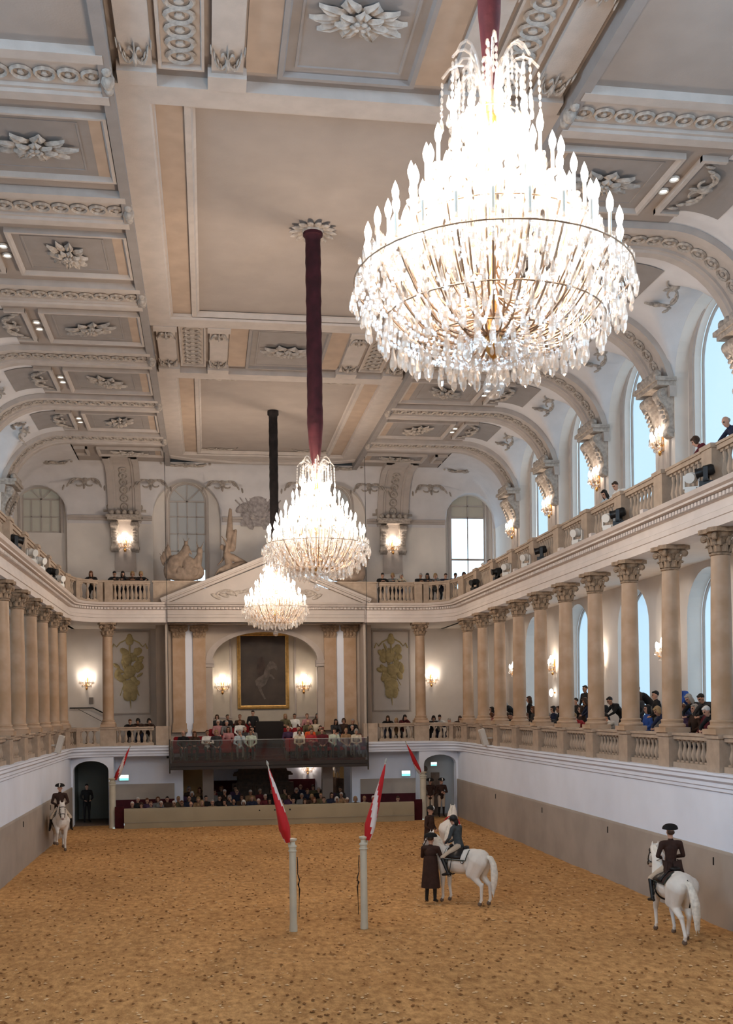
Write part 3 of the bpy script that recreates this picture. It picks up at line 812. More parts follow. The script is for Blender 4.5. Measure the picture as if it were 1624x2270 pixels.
# arched mouldings round the side windows
for sx in (1, -1):
    mb = MB(); f2 = lambda u, z, d: (sx * (XP + .42 - d), u, z)
    l0 = arch_loop(0, 1.72, 10.4, 15.0, n=20); l1 = arch_loop(0, 1.54, 10.4, 15.0, n=20)
    for (a, b_), (ai, bi) in zip(zip(l0[:-1], l0[1:]), zip(l1[:-1], l1[1:])):
        mb.add([f2(*a, .08), f2(*b_, .08), f2(*bi, .05), f2(*ai, .05)], [(0, 1, 2, 3)])
        mb.add([f2(*a, 0), f2(*b_, 0), f2(*b_, .08), f2(*a, .08)], [(0, 1, 2, 3)]); mb.add([f2(*ai, .05), f2(*bi, .05), f2(*bi, 0), f2(*ai, 0)], [(0, 1, 2, 3)])
    me = mb.mesh('window_moulding', M_STUCCO)
    for y in WINY: put('window_moulding', me, walls['right_up' if sx > 0 else 'left_up'], (0, y, 0))

# ------------------------------------------------------------------ columns
def capital_mesh(r=.215, h=.62):
    m_ = MB()
    m_.lathe([(r, 0), (r + .03, .02), (r + .03, .05), (r, .07), (r * .98, .2), (r * 1.12, .42), (r * 1.35, h - .1)], 14)
    for lay, (n, z, L, out, w) in enumerate(((8, .08, .22, .07, .085), (8, .22, .26, .10, .09))):
        for i in range(n):
            a = 2 * PI * (i + .5 * lay) / n
            T = Matrix.Rotation(a, 4, 'Z')
            P = []
            for q in range(5):
                t = q / 4; rr = r * (1.0 + .12 * t) + out * t * t * t + .025
                zz = z + L * (t if t < .8 else .8 - (t - .8) * .9); ww = w * (1 - .55 * t * t)
                P.append([tuple(T @ Vector((rr - .02, -ww, zz))), tuple(T @ Vector((rr + .03, 0, zz))), tuple(T @ Vector((rr - .02, ww, zz)))])
            m_.grid(P)
    for i in range(4):
        a = PI / 4 + i * PI / 2; T = Matrix.Rotation(a, 4, 'Z') @ Matrix.Translation((r * 1.75, 0, h - .2))
        m_.lathe([(0, -.05), (.07, -.05), (.09, 0), (.07, .05), (0, .05)], 9, 0, T @ Matrix.Rotation(PI / 2, 4, 'X'))
        m_.tube([tuple(T @ Vector(p)) for p in ((-.25, 0, -.1), (-.12, 0, .02), (.0, 0, .07))], [.03, .04, .04], 5)
    ab = []
    for i in range(4):
        a = i * PI / 2
        for t, rr in ((-.78, .50), (-.6, .46), (0, .34), (.6, .46)):
            aa = a + PI / 2 * 0 + t * PI / 4
            ab.append((rr * math.cos(aa) * r / .215 * .98, rr * math.sin(aa) * r / .215 * .98))
    n = len(ab); vs = [(x, y, h - .1) for x, y in ab] + [(x, y, h) for x, y in ab]
    m_.add(vs, [tuple(range(n - 1, -1, -1)), tuple(range(n, 2 * n))] + [(i, (i + 1) % n, (i + 1) % n + n, i + n) for i in range(n)])
    return m_.mesh('capital', M_CAP, 45)
CAPM = capital_mesh()
mb = MB(); mb.box(-.33, .33, -.33, .33, 0, .12); mb.lathe([(.32, .12), (.335, .16), (.32, .2), (.275, .22), (.27, .26), (.285, .29), (.27, .32), (.245, .33)], 18); BASEM = mb.mesh('column_base', M_STONE, 35)
mb = MB(); mb.lathe([(.245, .0), (.243, .8), (.238, 1.8), (.228, 2.7), (.213, 3.7)], 20); SHAFTM = mb.mesh('shaft', M_STONE, 50)
def column(label, x, y, rz=0, group=None, z=ZR + .02):
    t = thing('column', label, 'column', (x, y, z), rz, group)
    put('column_base', BASEM, t); put('shaft', SHAFTM, t, (0, 0, .33)); put('capital', CAPM, t, (0, 0, 8.995 - z - .62))
    return t
# shaft reaches the capital
for v in SHAFTM.vertices: v.co.z *= (9.0 - (ZR + .02) - .62 - .33) / 3.7
for sx, sn in ((1, 'right'), (-1, 'left')):
    for k, y in enumerate(COLY[1:]):
        j = len(COLY) - 1 - k
        column('tan stone column with leafy capital, %s side, %s from the far corner' % (sn, ORD[j - 1]), sx * XC, y, 0, 'gallery columns')
    column('tan stone column with leafy capital on the far gallery, %s of the balcony' % ('right' if sx > 0 else 'left'), sx * 7.15, YCOL, 0, 'gallery columns')

# ------------------------------------------------------------------ balustrades
def baluster_mesh(h, r):
    m_ = MB(); m_.box(-r, r, -r, r, 0, h * .08); m_.box(-r, r, -r, r, h * .92, h)
    m_.lathe([(r * .55, h * .08), (r * .75, h * .14), (r * 1.15, h * .32), (r * .85, h * .5), (r * .45, h * .72), (r * .75, h * .86), (r * .75, h * .92)], 8)
    return m_.mesh('baluster', M_BAL, 40)
BAL_LO = baluster_mesh(.50, .075); BAL_UP = baluster_mesh(.56, .075)
def balustrade(label, p0, p1, z0, z1, nb, bm, bh, group, ped=.62, trim=None):
    """section from p0 to p1 (x,y): pedestal at p0 end, plinth, handrail, balusters"""
    p0 = Vector((*p0, 0)); p1 = Vector((*p1, 0)); L = (p1 - p0).length; a = math.atan2(p1.y - p0.y, p1.x - p0.x)
    t = thing('balustrade', label, 'balustrade', (p0.x, p0.y, z0), a, group)
    H = z1 - z0; base = .14; trim = (ped / 2 + .045) if trim is None else trim
    e = L - trim
    mb = MB(); mb.box(0, e, -.15, .15, 0, base); mb.build('plinth', M_BAL, t)
    mb = MB(); mb.box(0, e, -.14, .14, H - .15, H - .04); mb.box(0, e, -.18, .18, H - .05, H + .01); mb.build('handrail', M_BAL, t)
    if ped > 0:
        mb = MB(); mb.box(-ped / 2, ped / 2, -.24, .24, 0, H - .06); mb.box(-ped / 2 - .04, ped / 2 + .04, -.28, .28, H - .08, H + .02); mb.build('pedestal', M_BAL, t)
    sc = (H - .15 - base) / bh
    for k in range(nb):
        x = ped / 2 + (e - ped / 2) * (k + .5) / nb
        put('baluster', bm, t, M=Matrix.Translation((x, 0, base)) @ Matrix.Diagonal((1, 1, sc, 1)))
    return t
for sx, sn in ((1, 'right'), (-1, 'left')):
    for k in range(1, len(COLY) - 1):
        j = len(COLY) - 1 - k
        balustrade('stone baluster section under the lower %s columns, %s bay from the corner' % (sn, ORD[j - 1]), (sx * XC, COLY[k]), (sx * XC, COLY[k + 1]), ZL, ZR, 8, BAL_LO, .50, 'lower gallery balustrade sections')
        balustrade('stone baluster section of the upper %s gallery, %s bay from the corner' % (sn, ORD[j - 1]), (sx * 8.78, COLY[k]), (sx * 8.78, COLY[k + 1]), ZE1, ZUR, 9, BAL_UP, .56, 'upper gallery balustrade sections', .5)
    # corner pieces: chord
    for lev, (z0, z1, bm, bh, nm, xx) in enumerate(((ZL, ZR, BAL_LO, .5, 'lower', XC), (ZE1, ZUR, BAL_UP, .56, 'upper', 8.78))):
        c0 = (sx * xx, COLY[-1]); c1 = (sx * (xx - .35), 48.2); c2 = (sx * (xx - 1.35), 49.0); 
        balustrade('short bent %s balustrade section turning the far %s corner, side half' % (nm, sn), c0, c1, z0, z1, 4, bm, bh, nm + ' gallery balustrade sections', .55)
        balustrade('short bent %s balustrade section turning the far %s corner, end half' % (nm, sn), c1, c2, z0, z1, 3, bm, bh, nm + ' gallery balustrade sections', .2)
        if lev == 0:
            balustrade('stone baluster section between the far %s column and the balcony, lower gallery' % sn, (sx * 7.15, YCOL), (sx * 4.75, YCOL), z0, z1, 6, bm, bh, 'lower gallery balustrade sections', .7)
            mb = MB(); a, c = sorted((sx * 4.4, sx * 5.05)); mb.box(a, c, YCOL - .24, YCOL + .24, ZL, ZR + .02)
            struct(mb.build('trim_%d' % (10 + (sx > 0)), M_BAL), 'plain stone end pier of the lower balustrade beside the balcony, %s' % sn)
        else:
            balustrade('outer stone baluster section of the far upper gallery, %s of the pediment' % sn, c2, (sx * 7.05, 49.0), z0, z1, 2, bm, bh, 'upper gallery balustrade sections', .25)
            balustrade('inner stone baluster section of the far upper gallery, %s of the pediment' % sn, (sx * 7.05, 49.0), (sx * 5.0, 49.0), z0, z1, 9, bm, bh, 'upper gallery balustrade sections', .35)
            mb = MB(); a, c = sorted((sx * 2.9, sx * 5.1)); mb.box(a, c, 48.86, 49.3, ZE1, ZUR - .02); mb.box(a - .03, c + .03, 48.82, 49.34, ZUR - .06, ZUR + .02)
            struct(mb.build('trim_%d' % (12 + (sx > 0)), M_BAL), 'plain stone parapet block behind the pediment, %s end' % sn)
# ------------------------------------------------------------------ central pavilion on the far wall
mb = MB()
YP = 50.65
mpv = lambda u, z, d: (u, YP + d, z)
arch_wall(mb, -2.84, 2.84, ZF - .5, 9.04, 0, 2.49, ZF - .5, 7.35, 0.45, mpv, rise=1.38, n=22)
for s in (1, -1):
    a, c = sorted((s * 2.82, s * 4.52)); mb.box(a, c, YP, YP + .45, ZF - .5, 9.04)
    a, c = sorted((s * 4.5, s * 5.1)); mb.box(a, c, YP + .15, YP + .6, ZF, 9.04)
    a, c = sorted((s * 4.5, s * 4.6)); mb.box(a, c, YC, 53, ZF - .5, 9.04)
pav = struct(mb.build('wall_pavilion', mat('pavilion_plaster', (0.44, 0.37, 0.31), .8, .04, 2), None, 40), 'arched central bay of the far wall framing the painting')
# archivolt moulding and imposts
mb = MB()
l0 = arch_loop(0, 2.80, 7.35, 7.35, 1.52, 24)[1:-1]; l1 = arch_loop(0, 2.47, 7.35, 7.35, 1.36, 24)[1:-1]
for (a, b_), (ai, bi) in zip(zip(l0[:-1], l0[1:]), zip(l1[:-1], l1[1:])):
    A = [(p[0], YP - .07, p[1]) for p in (a, b_, bi, ai)]; B = [(p[0], YP, p[1]) for p in (a, b_, bi, ai)]
    mb.add(A + B, [(0, 1, 2, 3), (0, 4, 5, 1), (3, 2, 6, 7)])
for s in (1, -1):
    a, c = sorted((s * 2.41, s * 2.88)); mb.box(a, c, YP - .12, YP + .46, 7.20, 7.36); mb.box(a, c, YP - .07, YP + .46, 7.05, 7.20)
mb.build('archivolt', M_STUCCO, pav)
# pilasters
mb = MB(); mb.box(-.29, .29, -.14, .02, .42, 4.9); mb.box(-.36, .36, -.20, .02, 0, .16); mb.box(-.33, .33, -.17, .02, .16, .42)
PILM = mb.mesh('pilaster', M_STONE)
mb = MB(); mb.box(-.30, .30, -.15, .02, 0, .1); mb.box(-.42, .42, -.26, .02, .50, .6)
for i in range(4): mb.ell((-.24 + .16 * i, -.17, .2), (.08, .05, .14), 7, 4); mb.ell((-.27 + .18 * i, -.2, .38), (.09, .06, .12), 7, 4)
for s in (1, -1): mb.ell((s * .33, -.2, .42), (.11, .08, .11), 8, 5)
mb.box(-.3, .3, -.12, .02, .1, .5); PCAP = mb.mesh('capital', M_CAP, 40)
for s in (1, -1):
    for x in (3.09, 4.03):
        p = put('pilaster', PILM, pav, (s * x, YP, 4.0 - .0)); put('capital', PCAP, p, (0, 0, 4.4))
    mb = MB(); a, c = sorted((s * 3.37, s * 3.74)); mb.box(a, c, YP - .05, YP + .01, ZF, 9.04); mb.build('white_strip', M_WALLLOW, pav)
# alcove lining, panelled
mb = MB(); mb.box(-4.4, 4.4, 52.9, 53.02, 3.0, 9.0)
al = mb.build('alcove_wall', mat('alcove_cream', (0.50, 0.44, 0.36), .8, .05, 2), pav)
for x0, x1 in ((-4.2, -2.9), (-2.75, -1.55), (1.55, 2.75), (2.9, 4.2)):
    mb = MB(); M_ = Matrix.Translation((0, 52.9, 0)) @ Matrix.Rotation(PI / 2, 4, 'X')
    q = MB(); q.frame(x0, x1, 4.6, 8.6, [(0, 0), (0, .05), (.08, .05), (.1, 0)]); mb.add(q.v, q.f, 0, M_); mb.build('wall_panel', M_STUCCO, al)
# pediment and its entablature, standing slightly proud of the gallery cornice
yf = YCOL - .08
mb = MB()
mb.grid([[(x, yf - d, z) for d, z in ent_prof] for x in (-4.5, 4.5)], 0, True)
for s in (1, -1): mb.add([(s * 4.5, yf - d, z) for d, z in ent_prof], [tuple(range(len(ent_prof)))])
for k in range(53):
    x = -4.42 + k * .17; mb.box(x - .05, x + .05, yf - .40, yf - .29, 9.58, 9.67)
M_PED = mat('darkened_pediment_stucco', (0.46, 0.405, 0.37), 0.75, 0.04, 2, 0.1, 20)  # entablature stucco darkened in colour to offset light from the close far chandelier
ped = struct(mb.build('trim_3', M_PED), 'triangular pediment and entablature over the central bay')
apex = 11.82
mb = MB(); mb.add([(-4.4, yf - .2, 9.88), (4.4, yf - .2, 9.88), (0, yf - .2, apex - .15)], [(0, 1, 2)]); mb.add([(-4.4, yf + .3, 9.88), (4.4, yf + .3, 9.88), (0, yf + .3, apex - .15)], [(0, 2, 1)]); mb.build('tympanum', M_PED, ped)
for s in (1, -1):
    mb = MB(); L = math.hypot(4.7, apex - 9.88); a = math.atan2(apex - 9.88, 4.7)
    T = Matrix.Translation((s * 4.7, yf, 9.86)) @ (Matrix.Rotation(PI, 4, 'Z') if s > 0 else Matrix.Identity(4)) @ Matrix.Rotation(-a, 4, 'Y')
    f = 1 if s > 0 else -1
    for (d0, d1, z0, z1) in ((.2, .40, -.08, .02), (.2, .58, .02, .08), (-.3, .66, .08, .2)):
        y0, y1 = (f * d0, f * d1) if f * d0 < f * d1 else (f * d1, f * d0)
        mb.box(0, L, y0, y1, z0, z1, 0, T)
    for k in range(27):
        x = .25 + k * .17; y0, y1 = sorted((f * .29, f * .38)); mb.box(x, x + .09, y0, y1, -.0 - .07, .02, 0, T)
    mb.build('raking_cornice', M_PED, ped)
mb = MB()
for s in (1, -1):
    pts = []
    for k in range(20):
        t = k / 19; a = t * 2.2 * PI; r = .28 * (1 - .75 * t)
        pts.append((s * (1.1 + .9 * (1 - t) + r * math.cos(a)), yf - .24, 10.25 + r * math.sin(a) * .8 + .1 * t))
    mb.tube(pts, [.06 - .03 * k / 19 for k in range(20)], 6)
    for k in range(5): mb.ell((s * (.9 + .35 * k), yf - .23, 10.45 - .07 * k), (.28, .05, .09), 8, 4, rot=(0, s * (.3 - .2 * k), 0))
mb.ell((0, yf - .25, 10.55), (.35, .12, .45), 10, 6)
mb.build('tympanum_scroll', M_ORN, ped, 50)

# painting in a gilt frame
t = thing('framed_painting', 'large dark oil painting of a pale rearing horse in a gilt frame', 'painting', (0, 52.86, 5.05))
q = MB(); q.frame(-1.27, 1.27, 0, 3.78, [(0, 0), (0, .10), (.06, .12), (.14, .06), (.17, .05), (.17, .02)])
mb = MB(); mb.add(q.v, q.f, 0, Matrix.Rotation(PI / 2, 4, 'X')); mb.build('frame', M_GOLD, t)
mb = MB(); mb.add([(-1.12, -.03, .15), (1.12, -.03, .15), (1.12, -.03, 3.63), (-1.12, -.03, 3.63)], [(0, 1, 2, 3)]); mb.build('canvas', M_CANVAS, t)
PALE = mat('painted_pale_horse', (0.10, 0.078, 0.065), .6, .3, 5); RIDERP = mat('painted_dark_rider', (0.045, 0.026, 0.02), .6, .3, 4)
def flat(pts, m_, nm, d=-.034):
    mb = MB(); n = len(pts); mb.add([(x, d, z) for x, z in pts], [tuple(range(n))]); mb.build(nm, m_, t)
flat([(-.35, 1.15), (-.1, 1.05), (.12, 1.2), (.3, 1.6), (.38, 1.95), (.55, 2.02), (.66, 1.9), (.73, 1.97), (.66, 2.2), (.5, 2.34), (.34, 2.36), (.2, 2.15), (.05, 1.85), (-.2, 1.6), (-.4, 1.4)], PALE, 'painted_horse')
flat([(.2, 1.75), (.42, 1.7), (.58, 1.5), (.5, 1.46), (.38, 1.6), (.22, 1.6)], PALE, 'painted_foreleg', -.035)
flat([(-.3, 1.2), (-.12, 1.1), (-.02, .8), (.12, .5), (.05, .46), (-.12, .75), (-.25, 1.0)], PALE, 'painted_leg', -.035)
flat([(-.25, 1.55), (.02, 1.7), (.12, 2.1), (.05, 2.5), (-.1, 2.6), (-.25, 2.45), (-.32, 2.0)], RIDERP, 'painted_rider', -.036)

# ------------------------------------------------------------------ balcony with glass front
t = thing('glass_balcony', 'projecting balcony with tinted glass front and dark steel edge', 'balcony', (0, 0, 0))
bal = t
mb = MB(); mb.box(-4.37, 4.37, 47.6, 50.0, 2.44, 2.62); mb.build('deck', M_DARKST, t)
mb = MB(); mb.box(-4.40, 4.40, 47.54, 47.62, 2.55, 2.70); mb.box(-4.44, 4.44, 47.52, 47.62, 2.40, 2.52); mb.build('edge_beam', M_DARKST, t)
for i in range(5):
    x0 = -4.36 + i * 1.744
    mb = MB(); mb.box(x0 + .012, x0 + 1.732, 47.575, 47.595, 2.70, 3.68); mb.build('glass_pane', M_CLEAR, t)
for s in (1, -1):
    mb = MB(); a, c = sorted((s * 4.36, s * 4.34)); mb.box(a, c, 47.6, 49.2, 2.70, 3.68); mb.build('glass_pane', M_CLEAR, t)
    mb = MB(); mb.box(-.03, .03, -.03, .03, 2.25, 3.75); mb.build('end_post', M_DARKST, t, None, (s * 4.41, 47.6, 0))
mb = MB(); mb.box(-4.36, 4.36, 47.57, 47.60, 3.68, 3.70); mb.build('top_rail', mat('glass_edge', (.45, .45, .44), .3), t)
TIER = [(47.95, 49.0, 2.78), (49.0, 49.95, 2.90), (49.95, 50.8, 3.22), (50.8, 52.88, 3.44)]
for y0, y1, z in TIER:
    mb = MB(); mb.box(-4.34, 4.34, y0, y1, 2.45, z); mb.build('tier', mat('dark_red_carpet', (0.07, 0.008, 0.010), .95, .2, 8), t)
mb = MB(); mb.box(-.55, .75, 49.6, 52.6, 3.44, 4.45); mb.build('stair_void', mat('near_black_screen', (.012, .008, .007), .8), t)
# suspension cables
for s in (1, -1):
    mb = MB(); mb.tube([(s * 4.42, 47.66, 2.70), (s * 4.5, 48.1, 16.50)], .011, 6)
    tag(mb.build('steel_cable', M_BLACK), 'thin black cable from the ceiling to the %s end of the balcony' % ('right' if s > 0 else 'left'), 'cable')

# ------------------------------------------------------------------ barrier and audience stand on the arena floor
t = thing('barrier', 'long cream padded barrier in front of the ground-floor audience', 'barrier', (0, 46.8, 0))
prof = [(-.12, -.05), (-.12, .70), (-.09, .79), (0, .83), (.09, .79), (.12, .70), (.12, -.05)]
mb = MB(); mb.grid([[(x, y, z) for y, z in prof] for x in (-6.33, 6.33)], 0, True)
for s in (1, -1): mb.add([(s * 6.33, y, z) for y, z in prof], [tuple(range(7))])
mb.build('padded_wall', M_BARRIER, t, 40)
mb = MB(); mb.box(-6.33, 6.33, -.14, -.12, .22, .25); mb.build('joint_strip', mat('barrier_joint', (.36, .32, .24), .6), t)
for x in (-.55, .12, .78):
    mb = MB(); mb.lathe([(0, 0), (.035, 0), (.035, .02)], 10, 0, Matrix.Rotation(PI / 2, 4, 'X')); mb.build('bolt_hole', M_BLACK, t, None, (x, -.12, .62))
mb = MB()
for k, (xa, ya, yb_, zt_) in enumerate(((6.84, 46.98, 48.0, -.28), (6.84, 48.0, 49.3, -.16), (4.3, 49.3, 50.25, .0), (4.3, 50.25, 52.8, .10))): mb.box(-xa, xa, ya, yb_, -.6, zt_)
struct(mb.build('floor_stand', mat('dark_red_carpet', None)), 'dark red stepped stand for the audience behind the barrier')
for s in (1, -1):
    mb = MB(); a, c = sorted((s * 6.36, s * 6.74)); mb.box(a, c, 46.95, 47.02, -.05, .9)
    tag(mb.build('red_screen', M_MARD), 'low dark red screen closing the %s end of the barrier' % ('right' if s > 0 else 'left'), 'screen')
# carved organ-like woodwork under the balcony
t = thing('carved_cabinet', 'dark carved wooden cabinet with curved shoulders under the balcony', 'cabinet', (-.1, 52.25, 0))
mb = MB(); prof = [(-1.5, .3), (-1.5, 1.45), (-1.25, 1.45), (-1.25, 1.78), (-1.4, 1.85), (-1.4, 1.95), (-1.2, 2.0), (-1.15, 2.15), (-.95, 2.22), (-.8, 2.3), (-.8, 2.44), (.8, 2.44), (.8, 2.3), (.95, 2.22), (1.15, 2.15), (1.2, 2.0), (1.4, 1.95), (1.4, 1.85), (1.25, 1.78), (1.25, 1.45), (1.5, 1.45), (1.5, .3)]
mb.prism(prof, 0, .4); mb.build('body', M_WOODD, t)
mb = MB(); mb.box(-1.45, 1.45, -.08, 0, 1.80, 1.9); mb.box(-1.3, 1.3, -.06, 0, 1.42, 1.5); mb.build('cornice', M_WOODD, t)
for k in range(3):
    q = MB(); q.frame(-1.2 + k * .82, -.44 + k * .82, .5, 1.36, [(0, 0), (0, .04), (.06, .04), (.08, 0)]); mb = MB(); mb.add(q.v, q.f, 0, Matrix.Rotation(PI / 2, 4, 'X')); mb.build('door_panel', M_WOODD, t)

# ------------------------------------------------------------------ consoles on the piers
def console_mesh():
    m_ = MB()
    prof = [(0, 0), (-.12, .02), (-.2, .1), (-.22, .22), (-.16, .34), (-.14, .5), (-.2, .75), (-.32, .95), (-.44, 1.08), (-.5, 1.22), (-.46, 1.38), (-.36, 1.46), (0, 1.5)]
    for yc in (-.48, .48):
        m_.prism(prof, yc - .17, yc + .17)
        for (x, z, r) in ((-.36, 1.27, .17), (-.12, .17, .12)):
            T = Matrix.Translation((x, yc, z)) @ Matrix.Rotation(PI / 2, 4, 'X')
            m_.lathe([(0, -.22), (r * .45, -.22), (r * .5, -.2), (r * .75, -.19), (r, -.18), (r, .18), (r * .75, .19), (r * .5, .2), (r * .45, .22), (0, .22)], 12, 0, T)
        for k in range(5): m_.ell((-.22 - .05 * k, yc, .5 + .13 * k), (.05, .12, .07), 6, 4)
    m_.box(-.58, 0, -.80, .80, 1.5, 1.62); m_.box(-.66, 0, -.86, .86, 1.62, 1.74)
    for k in range(5): m_.ell((-.5, -.6 + .3 * k, 1.86), (.14, .13, .14), 8, 5)
    return m_.mesh('console', M_ORN, 40)
CONS = console_mesh()
for sx in (1, -1):
    for y in RIBY[1:]:
        put('console', CONS, walls['right_up' if sx > 0 else 'left_up'], M=Matrix.Translation((sx * XP, y, 12.98)) @ Matrix.Rotation(0 if sx > 0 else PI, 4, 'Z'))
        mb = MB(); mb.box(-.06, 0, -.42, .42, 10.9, 14.4); mb.build('pier_panel', M_STUCCO, walls['right_up' if sx > 0 else 'left_up'], None, (sx * XP, y, 0), 0 if sx > 0 else PI)
for x in (-6.6, 6.6):
    put('console', CONS, wbu, M=Matrix.Translation((x, YBK, 12.75)) @ Matrix.Rotation(PI / 2, 4, 'Z'))
    mb = MB(); mb.box(-.5, .5, -.04, 0, 11.8, 14.2); mb.build('pier_panel', M_STUCCO, wbu, None, (x, YBK, 0))
    for s in (-.8, .8):
        mb = MB(); mb.box(-.22, .22, -.05, 0, 0, .9); mb.ell((0, -.03, .9), (.22, .05, .22), 10, 6); mb.ell((0, -.06, .45), (.12, .05, .34), 8, 5); mb.build('niche_relief', M_ORN, wbu, 40, (x + s, YBK - .02, 14.7))
# ------------------------------------------------------------------ coat-of-arms relief and trophies of arms
mb = MB()
mb.box(-.85, .85, -.03, .1, -1.1, 1.0); mb.ell((0, 0, 0), (.62, .16, .85), 14, 8); mb.ell((0, -.12, -.05), (.45, .12, .62), 12, 8)
for s in (1, -1):
    mb.ell((s * .7, -.05, .35), (.5, .1, .22), 10, 5, rot=(0, -s * .7, 0)); mb.ell((s * .75, -.05, -.2), (.42, .1, .2), 10, 5, rot=(0, s * .6, 0)); mb.ell((s * .5, -.05, -.85), (.2, .09, .5), 8, 5, rot=(0, s * .5, 0))
    for k in range(4): mb.tube([(s * (.1 + .15 * k), -.12, -.4), (s * (.7 + .14 * k), -.16, .9 - .25 * k)], .035, 5)
mb.ell((0, -.1, 1.0), (.4, .14, .22), 10, 6)
for k in range(5): mb.ell((-.3 + .15 * k, -.12, 1.24), (.07, .06, .12), 6, 4)
mb.build('coat_of_arms', mat('grey_relief_stucco', (.36, .32, .31), .8, .25, 6, .4, 20), wbu, 50, (-.15, YBK - .1, 15.2))
for s, sn in ((-1, 'left'), (1, 'right')):
    t = thing('wall_trophy', 'gilt olive relief of flags, drum and lances on the far wall, %s' % sn, 'relief', (s * 6.45, 52.97, 5.2), 0, 'gilt wall trophies')
    q = MB(); q.frame(-.98, .98, -.35, 3.75, [(0, 0), (0, .04), (.06, .04), (.08, .0)]); mb = MB(); mb.add(q.v, q.f, 0, Matrix.Rotation(PI / 2, 4, 'X')); mb.build('panel_moulding', M_STUCCO, t)
    rt_ = random.Random(30 + s); mb = MB()
    for k in range(30):
        z_ = rt_.uniform(1.15, 2.85); hw_ = .30 + .34 * math.sin((z_ - 1.1) / 1.8 * PI); x_ = rt_.uniform(-hw_, hw_)
        mb.ell((x_, -.02, z_), (rt_.uniform(.07, .20), .05, rt_.uniform(.12, .30)), 8, 5, rot=(0, rt_.uniform(-.9, .9) + x_ * .8, 0))
    mb.ell((.02, -.05, 1.75), (.27, .08, .30), 12, 7); mb.ell((-.1, -.05, 2.35), (.22, .07, .26), 10, 6)
    mb.build('cuirass', M_OLIVE, t, 50)
    mb = MB(); mb.ell((0, -.02, 3.25), (.2, .08, .24), 10, 6); mb.ell((0, -.02, 3.45), (.13, .06, .14), 8, 5); mb.tube([(0, -.03, 3.2), (0, -.03, 2.5)], .045, 6)
    for q2 in (1, -1):
        mb.tube([(q2 * .15, -.03, 3.3), (q2 * .45, -.03, 3.15), (q2 * .62, -.03, 2.95), (q2 * .75, -.03, 3.1), (q2 * .85, -.03, 2.85)], .035, 6)
    mb.build('ribbon', M_OLIVE, t, 50)
    mb = MB()
    for k in range(7):
        a_ = rt_.uniform(-.62, .62); L_ = rt_.uniform(.8, 1.25); cx = rt_.uniform(-.1, .1)
        mb.tube([(cx - L_ * math.sin(a_), -.015, 1.75 - L_ * math.cos(a_)), (cx + L_ * .95 * math.sin(a_), -.03, 1.75 + L_ * .95 * math.cos(a_))], .02, 5)
        mb.ell((cx + L_ * .85 * math.sin(a_), -.03, 1.75 + L_ * .75 * math.cos(a_)), (.10, .03, .26), 8, 5, rot=(0, a_ + .3, 0))
    mb.build('banners', M_OLIVE, t, 50)
    mb = MB(); mb.ell((0, -.02, .95), (.36, .08, .42), 10, 6); mb.ell((-.12, -.05, .6), (.22, .06, .3), 8, 5); mb.ell((.16, -.04, .62), (.18, .05, .32), 8, 5); mb.tube([(0, -.03, .5), (.03, -.03, -.05)], [.05, .015], 6); mb.build('drum', M_OLIVE, t, 50)
# ------------------------------------------------------------------ crystal chandeliers
def drop_mesh(name, L, r, mt=M_DROP):
    m_ = MB(); m_.lathe([(0, 0), (r * .3, -.18 * L), (r * .95, -.62 * L), (r * .8, -.85 * L), (0, -L)], 6); return m_.mesh(name, mt)
DROP = [drop_mesh('crystal_drop', .17, .026), drop_mesh('crystal_drop', .12, .022), drop_mesh('crystal_drop', .09, .028)]
mb = MB(); mb.lathe([(0, 0), (.014, -.02), (.014, -.05), (0, -.07)], 4); BEADV, BEADF = mb.v, mb.f
mb = MB(); mb.lathe([(0, 0), (.025, -.035), (.028, -.09), (0, -.13)], 5); PENV, PENF = mb.v, mb.f
mb = MB(); mb.lathe([(0, .22), (.022, .22), (.034, .265), (.036, .30), (.02, .355), (0, .40)], 8); FLAME = mb.mesh('flame_bulb', M_BULB, 60)
mb = MB(); mb.lathe([(.015, -.04), (.05, -.01), (.055, .015), (.02, .02)], 8, 1); mb.lathe([(.017, .0), (.017, .22)], 8, 0); CAND = mb.mesh('candle', [M_CANDLE, M_CRYS], 50)
TIERS = [(.36, 2.40, 8, 0), (.58, 2.12, 10, .3), (.78, 1.84, 14, 0), (.99, 1.54, 18, .2), (1.20, 1.24, 24, 0), (.75, 1.22, 12, .1), (1.0, 1.20, 18, .05)]
# all small crystals in chandelier space (origin at the tip of the lowest ball)
rc = random.Random(11)
drops = []          # (mesh index, location, scale)
beads = MB()
def pend(p, s=1.0): beads.add(PENV, PENF, 0, Matrix.Translation(p) @ Matrix.Rotation(rc.uniform(0, 3), 4, 'Z') @ Matrix.Diagonal((s, s * .7, s, 1)))
def chain(p0, p1, sag, n):
    for i in range(n):
        t = (i + .5) / n; p = Vector(p0).lerp(Vector(p1), t); p.z -= sag * 4 * t * (1 - t)
        beads.add(BEADV, BEADF, 0, Matrix.Translation(p))
def polar(r, a, z): return (r * math.cos(a), r * math.sin(a), z)
for (r, z, n, ph, k, s) in ((1.33, 1.10, 44, 0, 0, 1.0), (1.34, .98, 44, .07, 1, 1.1), (1.22, .84, 40, 0, 0, 1.25), (1.06, .70, 36, .05, 0, 1.3), (.88, .60, 32, 0, 0, 1.35), (.66, .52, 26, .1, 0, 1.3), (.42, .50, 18, 0, 0, 1.2), (.22, .46, 10, 0, 1, 1.2), (.30, 3.15, 10, 0, 1, 1.0), (.42, 2.86, 12, 0, 1, 1.0), (1.12, 1.0, 26, 0, 0, 1.1)):
    for i in range(n):
        drops.append((k, polar(r + rc.uniform(-.03, .03), 2 * PI * i / n + ph + rc.uniform(-.04, .04), z + rc.uniform(-.03, .03)), s * rc.uniform(.85, 1.2)))
